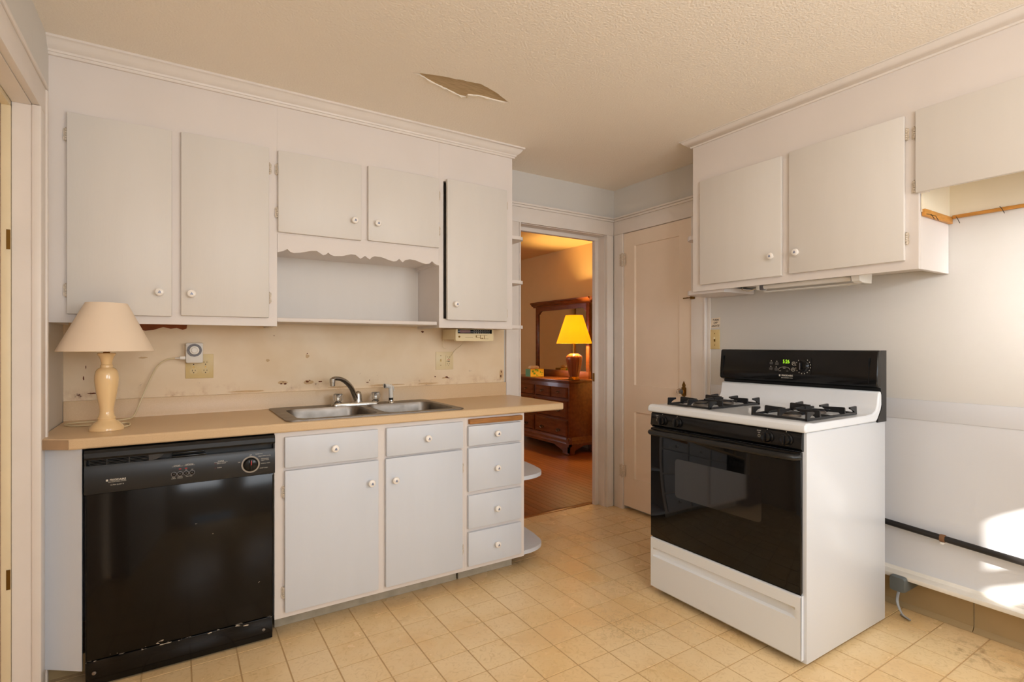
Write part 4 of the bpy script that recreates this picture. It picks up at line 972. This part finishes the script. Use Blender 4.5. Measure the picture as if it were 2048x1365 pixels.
qo = thing('outlet_plate', 'ivory four-socket outlet plate behind the plug-in timer', 'outlet', (.09, 3.04, 1.145))
g = G(); g.box(.031, .151, 3.0395, 3.0438, 1.085, 1.205, .002); pq = g.obj('cover_plate', M['ivory'], qo)
def receptacle(par, x, z, m=M['ivory']):
    g = G(); pts = [(x+.017*math.cos(a*math.pi/12), max(-.0135, min(.0135, .017*math.sin(a*math.pi/12)))+z) for a in range(24)]
    g.prism(pts, 'xz', 3.0396, 3.0375); r_ = g.obj('receptacle', m, par)
    g = G(); g.box(x-.0075, x-.0055, 3.0368, 3.038, z-.001, z+.007); g.box(x+.0055, x+.0075, 3.0368, 3.038, z, z+.006); g.lathe([(.0024, 0), (.0024, .0008)], (x, 3.0376, z-.0075), 8, axis='-y'); g.obj('slot', M['void'], r_)
for x in (.066, .116):
    for z in (1.162, 1.121): receptacle(qo, x, z)
    g = G(); g.lathe([(.003, 0), (.002, .001)], (x, 3.0396, 1.1415), 8, axis='-y'); g.obj('screw', M['brass'], qo)
tm = thing('plug_in_timer', 'white plug-in lamp timer with grey dial ring on the ivory outlet', 'timer', (.068, 3.01, 1.21))
g = G(); g.box(.031, .105, 2.992, 3.0365, 1.162, 1.261, .008); g.obj('case', M['wplast'], tm)
g = G(); g.lathe([(.031, 0), (.031, .006), (.022, .006), (.021, .002)], (.068, 2.992, 1.225), 36, axis='-y', ribs=(48, .01)); g.obj('dial_ring', M['greyp'], tm)
g = G(); g.lathe([(.0205, 0), (.0205, .007), (.014, .008), (.012, .012), (0, .012)], (.068, 2.992, 1.225), 30, axis='-y'); g.obj('dial_center', M['wplast'], tm)

gf = thing('outlet_plate', 'ivory plate with a switch and a red-button safety outlet under the radio', 'outlet', (1.42, 3.04, 1.153))
g = G(); g.box(1.364, 1.485, 3.0395, 3.0438, 1.095, 1.208, .002); g.obj('cover_plate', M['ivory2'], gf)
g = G(); g.box(1.432, 1.466, 3.0365, 3.0396, 1.117, 1.186, .0012); gi = g.obj('safety_receptacle', M['ivory2'], gf)
g = G(); g.box(1.442, 1.456, 3.0345, 3.037, 1.1535, 1.1595); g.obj('reset_button', M['red'], gi)
g = G(); g.box(1.442, 1.456, 3.0345, 3.037, 1.1435, 1.1500); g.obj('test_button', M['void'], gi)
g = G()
for z in (1.174, 1.131): g.box(1.441, 1.443, 3.0358, 3.037, z-.003, z+.004); g.box(1.455, 1.457, 3.0358, 3.037, z-.003, z+.004); g.box(1.4475, 1.4505, 3.0358, 3.037, z-.010, z-.007)
g.obj('slot', M['void'], gi)
g = G(); g.box(1.393, 1.403, 3.038, 3.0398, 1.143, 1.163); g.box(1.3955, 1.4005, 3.030, 3.039, 1.152, 1.160, .001); g.obj('toggle', M['ivory'], gf)
for z in (1.183, 1.123):
    g = G(); g.lathe([(.003, 0), (.002, .001)], (1.398, 3.0396, z), 8, axis='-y'); g.obj('screw', M['brassold'], gf)

rd = thing('clock_radio', 'cream under-cabinet clock radio with dark display strip', 'radio', (1.52, 2.84, 1.348))
g = G(); g.box(1.392, 1.652, 2.845, 3.0, 1.284, 1.346, .004); g.obj('case', M['ivory2'], rd)
g = G(); l_ = rrect(1.5245, 1.3105, .262, .073, .010, 4); g.loft([[(x, 2.846, z) for x, z in l_], [(x, 2.826, z) for x, z in l_], [(x*.99+1.5245*.01, 2.822, z*.98+1.3105*.02) for x, z in l_]]); fp = g.obj('front_panel', M['ivory2'], rd)
g = G(); g.box(1.408, 1.643, 2.8205, 2.824, 1.320, 1.344, .001); dp = g.obj('display_strip', M['black'], fp)
g = G(); g.box(1.422, 1.492, 2.8198, 2.8215, 1.324, 1.340); g.obj('clock_window', mat('clock_window', s(120, 82, 80), .2), dp)
g = G()
for k in range(8): g.box(1.515+k*.0148, 1.523+k*.0148, 2.8198, 2.8215, 1.3365, 1.3385); g.box(1.515+k*.0148, 1.523+k*.0148, 2.8198, 2.8215, 1.3235, 1.3255)
g.box(1.53, 1.625, 2.8198, 2.8215, 1.330, 1.3308); g.obj('dial_scale', M['print'], dp)
g = G(); g.lathe([(.006, 0), (.005, .004), (0, .004)], (1.418, 2.822, 1.300), 14, axis='-y'); g.obj('round_button', M['brassold'], fp)
g = G(); g.box(1.458, 1.51, 2.8212, 2.8225, 1.2955, 1.2968); g.obj('grille_line', M['brassold'], fp)
g = G()
for a, b_, c, d in ((1.53, 1.536, 1.296, 1.309), (1.536, 1.56, 1.2945, 1.2965), (1.56, 1.563, 1.288, 1.31), (1.563, 1.588, 1.288, 1.290), (1.588, 1.591, 1.288, 1.308), (1.536, 1.61, 1.3095, 1.311), (1.57, 1.578, 1.290, 1.294), (1.59, 1.618, 1.288, 1.2895)): g.box(a, b_, 2.821, 2.8225, c, d)
g.obj('control_diagram', M['brassold'], fp)
g = G(); g.tube(spline([(1.505, 2.9, 1.286), (1.50, 2.96, 1.25), (1.485, 3.02, 1.215), (1.455, 3.033, 1.165), (1.43, 3.034, 1.146), (1.451, 3.034, 1.149)]), .0018, 6); g.tube(spline([(1.40, 2.99, 1.29), (1.392, 3.0, 1.26), (1.405, 3.02, 1.235), (1.43, 3.03, 1.228)]), .0015, 6); g.obj('cord', M['cord'], rd)

# switch plate and the hand-written note on the stove wall
sw = thing('light_switch', 'ivory light switch plate beside the closet door casing', 'switch', (XR, 2.14, 1.286))
g = G(); g.box(XR-.0055, XR-.0005, 2.095, 2.166, 1.224, 1.348, .002); g.obj('cover_plate', M['ivory'], sw)
g = G(); g.box(XR-.017, XR-.005, 2.1275, 2.1345, 1.288, 1.300, .0015); g.obj('toggle', M['ivory2'], sw)
g = G(); g.box(XR-.0062, XR-.005, 2.126, 2.136, 1.272, 1.288); g.obj('toggle_slot', M['brassold'], sw)
for z in (1.323, 1.250):
    g = G(); g.lathe([(.0035, 0), (.002, .0012)], (XR-.0055, 2.131, z), 8, axis='-x'); g.obj('screw', M['brassold'], sw)
nt_ = thing('note', 'small hand-written paper note taped above the light switch', 'note', (XR, 2.13, 1.39))
g = G(); g.loft([[(XR-.0012, 2.163, 1.358), (XR-.0012, 2.096, 1.364), (XR-.0012, 2.093, 1.424), (XR-.0012, 2.157, 1.421)], [(XR-.0004, 2.163, 1.358), (XR-.0004, 2.096, 1.364), (XR-.0004, 2.093, 1.424), (XR-.0004, 2.157, 1.421)]]); g.obj('paper', M['paper'], nt_)
for a, z in (('TURN', 1.409), ('OFF', 1.391), ('LIGHTS', 1.372)): txt(a, .017, (XR-.0016, 2.128, z), '-x', nt_, M['ink'], shear=.25, bold=.0003)

# ------------------------------------------------------------------ the bedroom beyond the doorway
bf = struct(G().box(.3, 4.3, 3.19, 7.3, -.06, -.012), 'floor_bedroom', mat('floor_gap_dark', s(60, 32, 14), .7))
PW = .058; x = 1.62; k = 0
while x < 4.2:
    y = 3.2-(k*0.37 % 1.1)
    while y < 7.2:
        L_ = 1.1+random.random()*.7; y0 = max(3.2, y); y1 = min(7.2, y+L_)
        if y1-y0 > .05:
            g = G(); g.add([(x, y0, -.012), (x+PW-.001, y0, -.012), (x+PW-.001, y1-.001, -.012), (x, y1-.001, -.012), (x+.0008, y0, -.004), (x+PW-.0018, y0, -.004), (x+PW-.0018, y1-.0015, -.004), (x+.0008, y1-.0015, -.004)], [(4, 5, 6, 7), (0, 1, 5, 4), (1, 2, 6, 5), (2, 3, 7, 6), (3, 0, 4, 7)])
            g.obj('plank', M['plank'], bf, smooth=False)
        y += L_
    x += PW; k += 1
struct(G().box(.3, 1.62, 3.2, 7.2, -.012, -.004), 'plank_remainder', M['plank'], None, bf)['kind'] = 'stuff'
struct(G().box(4.2, 4.3, 3.17, 7.3, 0, 2.48), 'wall_bedroom_right', M['bedwall'])
struct(G().box(.3, 4.3, 7.2, 7.3, 0, 2.48), 'wall_bedroom_far', M['bedwall'])
struct(G().box(.2, .3, 3.17, 7.3, 0, 2.48), 'wall_bedroom_left', M['bedwall'])
g = G(); g.box(.3, 1.985, 3.171, 3.18, 0, 2.48); g.box(2.80, 4.2, 3.171, 3.18, 0, 2.48); g.box(1.985, 2.80, 3.171, 3.18, 2.11, 2.48); struct(g, 'wall_bedroom_near', M['bedwall'])
struct(G().box(.2, 4.3, 3.17, 7.3, 2.48, 2.55), 'ceiling_bedroom', M['bedwall'])
struct(G().box(4.185, 4.2, 3.18, 7.2, 0, .12, .003), 'baseboard_bedroom', M['trimw'])

dr = thing('dresser', 'dark cherry dresser with brass pulls against the bedroom wall', 'dresser', (3.95, 5.38, 0))
DX = 3.763; D0, D1 = 4.715, 6.05
g = G(); g.box(DX, 4.17, D0, D1, .185, .812, .002); g.obj('carcass', M['cherry'], dr)
g = G(); g.box(3.735, 4.175, 4.69, 6.075, .822, .846, .006); g.box(3.745, 4.172, 4.70, 6.065, .810, .824, .004); g.obj('top', M['cherry'], dr)
g = G()
g.prism([(DX, .19), (DX-.010, .178), (DX-.012, .165), (DX-.022, .155), (DX-.024, .125), (DX-.030, .118), (DX-.030, .09), (DX+.02, .09), (DX+.02, .19)], 'xz', D0-.03, D1+.03)
g.prism([(D0, .19), (D0-.010, .178), (D0-.012, .165), (D0-.022, .155), (D0-.024, .125), (D0-.030, .118), (D0-.030, .09), (D0+.02, .09), (D0+.02, .19)], 'yz', DX-.028, 4.17)
g.obj('base_moulding', M['cherry'], dr)
def bracket(y0, sgn):
    pts = [(0, .092), (0, 0), (.10, 0), (.115, .012), (.108, .030), (.125, .045), (.15, .048), (.168, .060), (.19, .063), (.23, .075), (.27, .092)]
    g = G(); g.prism([(y0+sgn*a, z) for a, z in pts], 'yz', DX-.030, DX-.008)
    if sgn > 0: g.prism([(DX-.03+a*.8, z) for a, z in pts], 'xz', y0, y0+.022)
    g.box(DX-.034, DX-.02, y0-.003 if sgn > 0 else y0-.1, y0+.1 if sgn > 0 else y0+.003, .001, .022, .004)
    g.obj('foot', M['cherry'], dr)
bracket(D0-.03, 1); bracket(D1+.03, -1)
g = G(); g.box(4.10, 4.16, D0, D0+.06, 0, .1); g.box(4.10, 4.16, D1-.06, D1, 0, .1); g.obj('rear_foot', M['cherry'], dr)
M['pull'] = mat('antique_brass_pull', s(132, 112, 84), .25, metal=1.0)
def pull(par, y, z, w_=.075):
    g = G(); pr = [(-.5, 0), (-.35, .16), (-.12, .12), (0, .24), (.12, .12), (.35, .16), (.5, 0), (.35, -.14), (.12, -.12), (0, -.30), (-.12, -.12), (-.35, -.14)]
    g.prism([(y+a*w_, z+b_*w_) for a, b_ in pr], 'yz', DX-.0265, DX-.0245)
    g.tube(spline([(DX-.026, y-.3*w_, z+.004), (DX-.038, y-.3*w_, z-.004), (DX-.040, y-.2*w_, z-.014), (DX-.041, y, z-.018), (DX-.040, y+.2*w_, z-.014), (DX-.038, y+.3*w_, z-.004), (DX-.026, y+.3*w_, z+.004)], 3), .003, 6)
    g.obj('pull', M['pull'], par)
def ddrawer(y0, y1, z0, z1, pulls):
    g = G(); x0 = DX-.024
    e = .014
    lo_ = [[(DX, y0, z0), (DX, y1, z0), (DX, y1, z1), (DX, y0, z1)], [(DX-.010, y0, z0), (DX-.010, y1, z0), (DX-.010, y1, z1), (DX-.010, y0, z1)], [(x0, y0+e, z0+e), (x0, y1-e, z0+e), (x0, y1-e, z1-e), (x0, y0+e, z1-e)]]
    g.loft(lo_); d = g.obj('drawer', M['cherry'], dr)
    for y, z in pulls: pull(d, y, z, .085 if z1-z0 > .15 else .06)
for c in (0, 1):
    o_ = c*.665
    ddrawer(4.735+o_, 5.035+o_, .632, .760, [(4.893+o_, .706)]); ddrawer(5.06+o_, 5.362+o_, .632, .760, [(5.212+o_, .706)])
    ddrawer(4.735+o_, 5.362+o_, .405, .605, [(4.888+o_, .497), (5.21+o_, .497)])
    ddrawer(4.735+o_, 5.362+o_, .195, .382, [(4.888+o_, .265), (5.21+o_, .265)])
mr = thing('dresser_mirror', 'cherry framed mirror standing on the back of the dresser', 'mirror', (4.12, 5.34, .847))
m0, m1, mx = 4.80, 5.905, 4.13
g = G(); g.box(mx, mx+.03, m0, m0+.055, .847, 1.76, .003); g.obj('stile', M['cherry'], mr)
g = G(); g.box(mx, mx+.03, m1-.055, m1, .847, 1.76, .003); g.obj('stile', M['cherry'], mr)
g = G(); g.box(mx-.01, mx+.032, m0-.005, m1+.005, .847, .93, .004); g.obj('bottom_rail', M['cherry'], mr)
g = G(); pts = [(m0+.05, 1.77), (m0+.05, 1.66), (m0+.075, 1.665), (m0+.085, 1.685), (m0+.12, 1.703), (m1-.12, 1.703), (m1-.085, 1.685), (m1-.075, 1.665), (m1-.05, 1.66), (m1-.05, 1.77)]
g.plate(pts, [], 'yz', mx, mx+.028); g.obj('top_rail', M['cherry'], mr)
g = G(); g.prism([(mx+.03, 1.755), (mx-.006, 1.755), (mx-.012, 1.77), (mx-.022, 1.775), (mx-.030, 1.795), (mx-.045, 1.81), (mx-.052, 1.812), (mx-.052, 1.826), (mx+.03, 1.826)], 'xz', m0-.045, m1+.045)
g.prism([(m0-.09, 1.826), (m0-.09, 1.812), (m0-.045, 1.775), (m0-.04, 1.826)], 'yz', mx-.03, mx+.03); g.prism([(m1+.09, 1.826), (m1+.09, 1.812), (m1+.045, 1.775), (m1+.04, 1.826)], 'yz', mx-.03, mx+.03)
g.obj('cornice', M['cherry'], mr)
g = G(); g.box(mx+.016, mx+.02, m0+.05, m1-.05, .92, 1.72); g.obj('glass', M['glassm'], mr)

bl = thing('table_lamp', 'lit lamp with yellow shade and ribbed brown base on the dresser', 'lamp', (3.89, 4.781, .846))
BX, BY = 3.89, 4.781
g = G(); g.lathe([(0, 0), (.068, 0), (.070, .008), (.062, .018), (.064, .026), (.055, .036), (0, .036)], (BX, BY, .8465), 28); g.obj('foot', M['brass'], bl)
g = G(); g.lathe([(.055, .036), (.060, .06), (.072, .12), (.086, .19), (.093, .235), (.092, .265), (.080, .285), (.062, .292), (.058, .300), (.05, .304), (0, .304)], (BX, BY, .8465), 60, ribs=(16, .035, lambda k: 1.0 if k < 6 else .15)); g.obj('ribbed_body', mat('brown_glaze', s(150, 82, 44), .25, coat=.4), bl)
g = G(); g.lathe([(.016, .304), (.016, .42), (0, .42)], (BX, BY, .8465), 14); g.obj('neck', M['brass'], bl)
SH, _nt, _b = nodes_of('lit_yellow_shade')
_b.inputs['Base Color'].default_value = s(255, 196, 70); _b.inputs['Roughness'].default_value = .8
_b.inputs['Emission Color'].default_value = s(255, 214, 36); _b.inputs['Emission Strength'].default_value = .9
_tr = _nt.nodes.new('ShaderNodeBsdfTranslucent'); _tr.inputs[0].default_value = s(255, 222, 70)
_mx = _nt.nodes.new('ShaderNodeMixShader'); _mx.inputs[0].default_value = .55
_nt.links.new(_b.outputs[0], _mx.inputs[1]); _nt.links.new(_tr.outputs[0], _mx.inputs[2]); _nt.links.new(_mx.outputs[0], _nt.nodes['Material Output'].inputs[0])
g = G(); g.lathe([(.205, 1.268), (.206, 1.27), (.099, 1.595), (.098, 1.595), (.204, 1.268)], (BX, BY, 0), 48); g.f = g.f[:-2]; g.m = g.m[:-2]; g.obj('shade', SH, bl)
pl_ = bpy.data.lights.new('bulb_light', 'POINT'); pl_.energy = 95.0; pl_.color = (1.0, .68, .28); pl_.shadow_soft_size = .04
po = bpy.data.objects.new('bulb_light', pl_); COL.objects.link(po); po.location = (BX, BY, 1.42)
cu = thing('curtain', 'pale bedroom curtain reflected in the dresser mirror', 'curtain', (2.25, 7.15, 0))
g = G(); pts = [(2.08+.36*k/40, 7.15+.025*math.sin(k*1.25)) for k in range(41)]
g.loft([[(x, y, .1) for x, y in pts], [(x, y, 2.2) for x, y in pts], [(x, y+.004, 2.2) for x, y in pts], [(x, y+.004, .1) for x, y in pts]], closed=False, cap0=False, cap1=False); g.obj('drape', mat('curtain_cloth', s(226, 214, 190), .9), cu)
g = G(); g.lathe([(.0, 0), (.012, .001), (.012, .5), (0, .501)], (2.02, 7.13, 2.2), 10, axis='x'); g.obj('rod', M['brassold'], cu)
tb = thing('tissue_box', 'green and yellow patterned tissue box on the dresser', 'tissue box', (3.86, 5.60, .846))
g = G(); g.box(3.80, 4.01, 5.545, 5.66, .8465, .945, .002); g.obj('carton', mat('yellow_card', s(226, 190, 70), .6), tb)
g = G(); g.box(3.7985, 3.80, 5.547, 5.658, .848, .9435); g.obj('green_end', mat('green_card', s(120, 178, 130), .6), tb)
g = G()
for _ in range(13):
    a = random.uniform(3.81, 3.98); z = random.uniform(.855, .925); w_ = random.choice((.012, .02, .03)); h_ = random.choice((.008, .014, .022)); g.box(a, min(a+w_, 4.005), 5.5438-.0002*_, 5.5455, z, min(z+h_, .942))
g.obj('printed_square', mat('green_print', s(110, 168, 60), .6), tb)
for cx in (3.86, 3.92):
    g = G(); g.lathe([(.03, 0), (.045, .012), (.038, .028), (.02, .038), (.004, .034)], (cx, 5.60, .945), 14, ribs=(5, .25)); g.obj('tissue', mat('tissue_paper', s(240, 226, 200), .9), tb)
# added fill to brighten the bedroom, then cool daylight from its far wall
light('bedroom_fill_left', 'AREA', (.45, 5.4, 1.5), (1, -.05, 0), 9.0, (1.0, .93, .82), shape='RECTANGLE', size=1.0, size_y=1.2)
light('bedroom_daylight', 'AREA', (1.55, 7.15, 1.4), (0.15, -1, -0.1), 22.0, (.74, .82, 1.0), shape='RECTANGLE', size=0.95, size_y=1.1)

# look-alikes share a group
for o_ in list(bpy.data.objects):
    if o_.parent is None and o_.get('category') == 'cabinet':
        o_['group'] = 'white wall cabinets' if o_.name.startswith('wall') else 'white base cabinets'
    elif o_.parent is None and o_.name.startswith('outlet_plate'):
        o_['group'] = 'outlet plates behind the counter'
    elif o_.parent is None and o_.name.startswith('wooden_cleat'):
        o_['group'] = 'wooden strips of the refrigerator space'
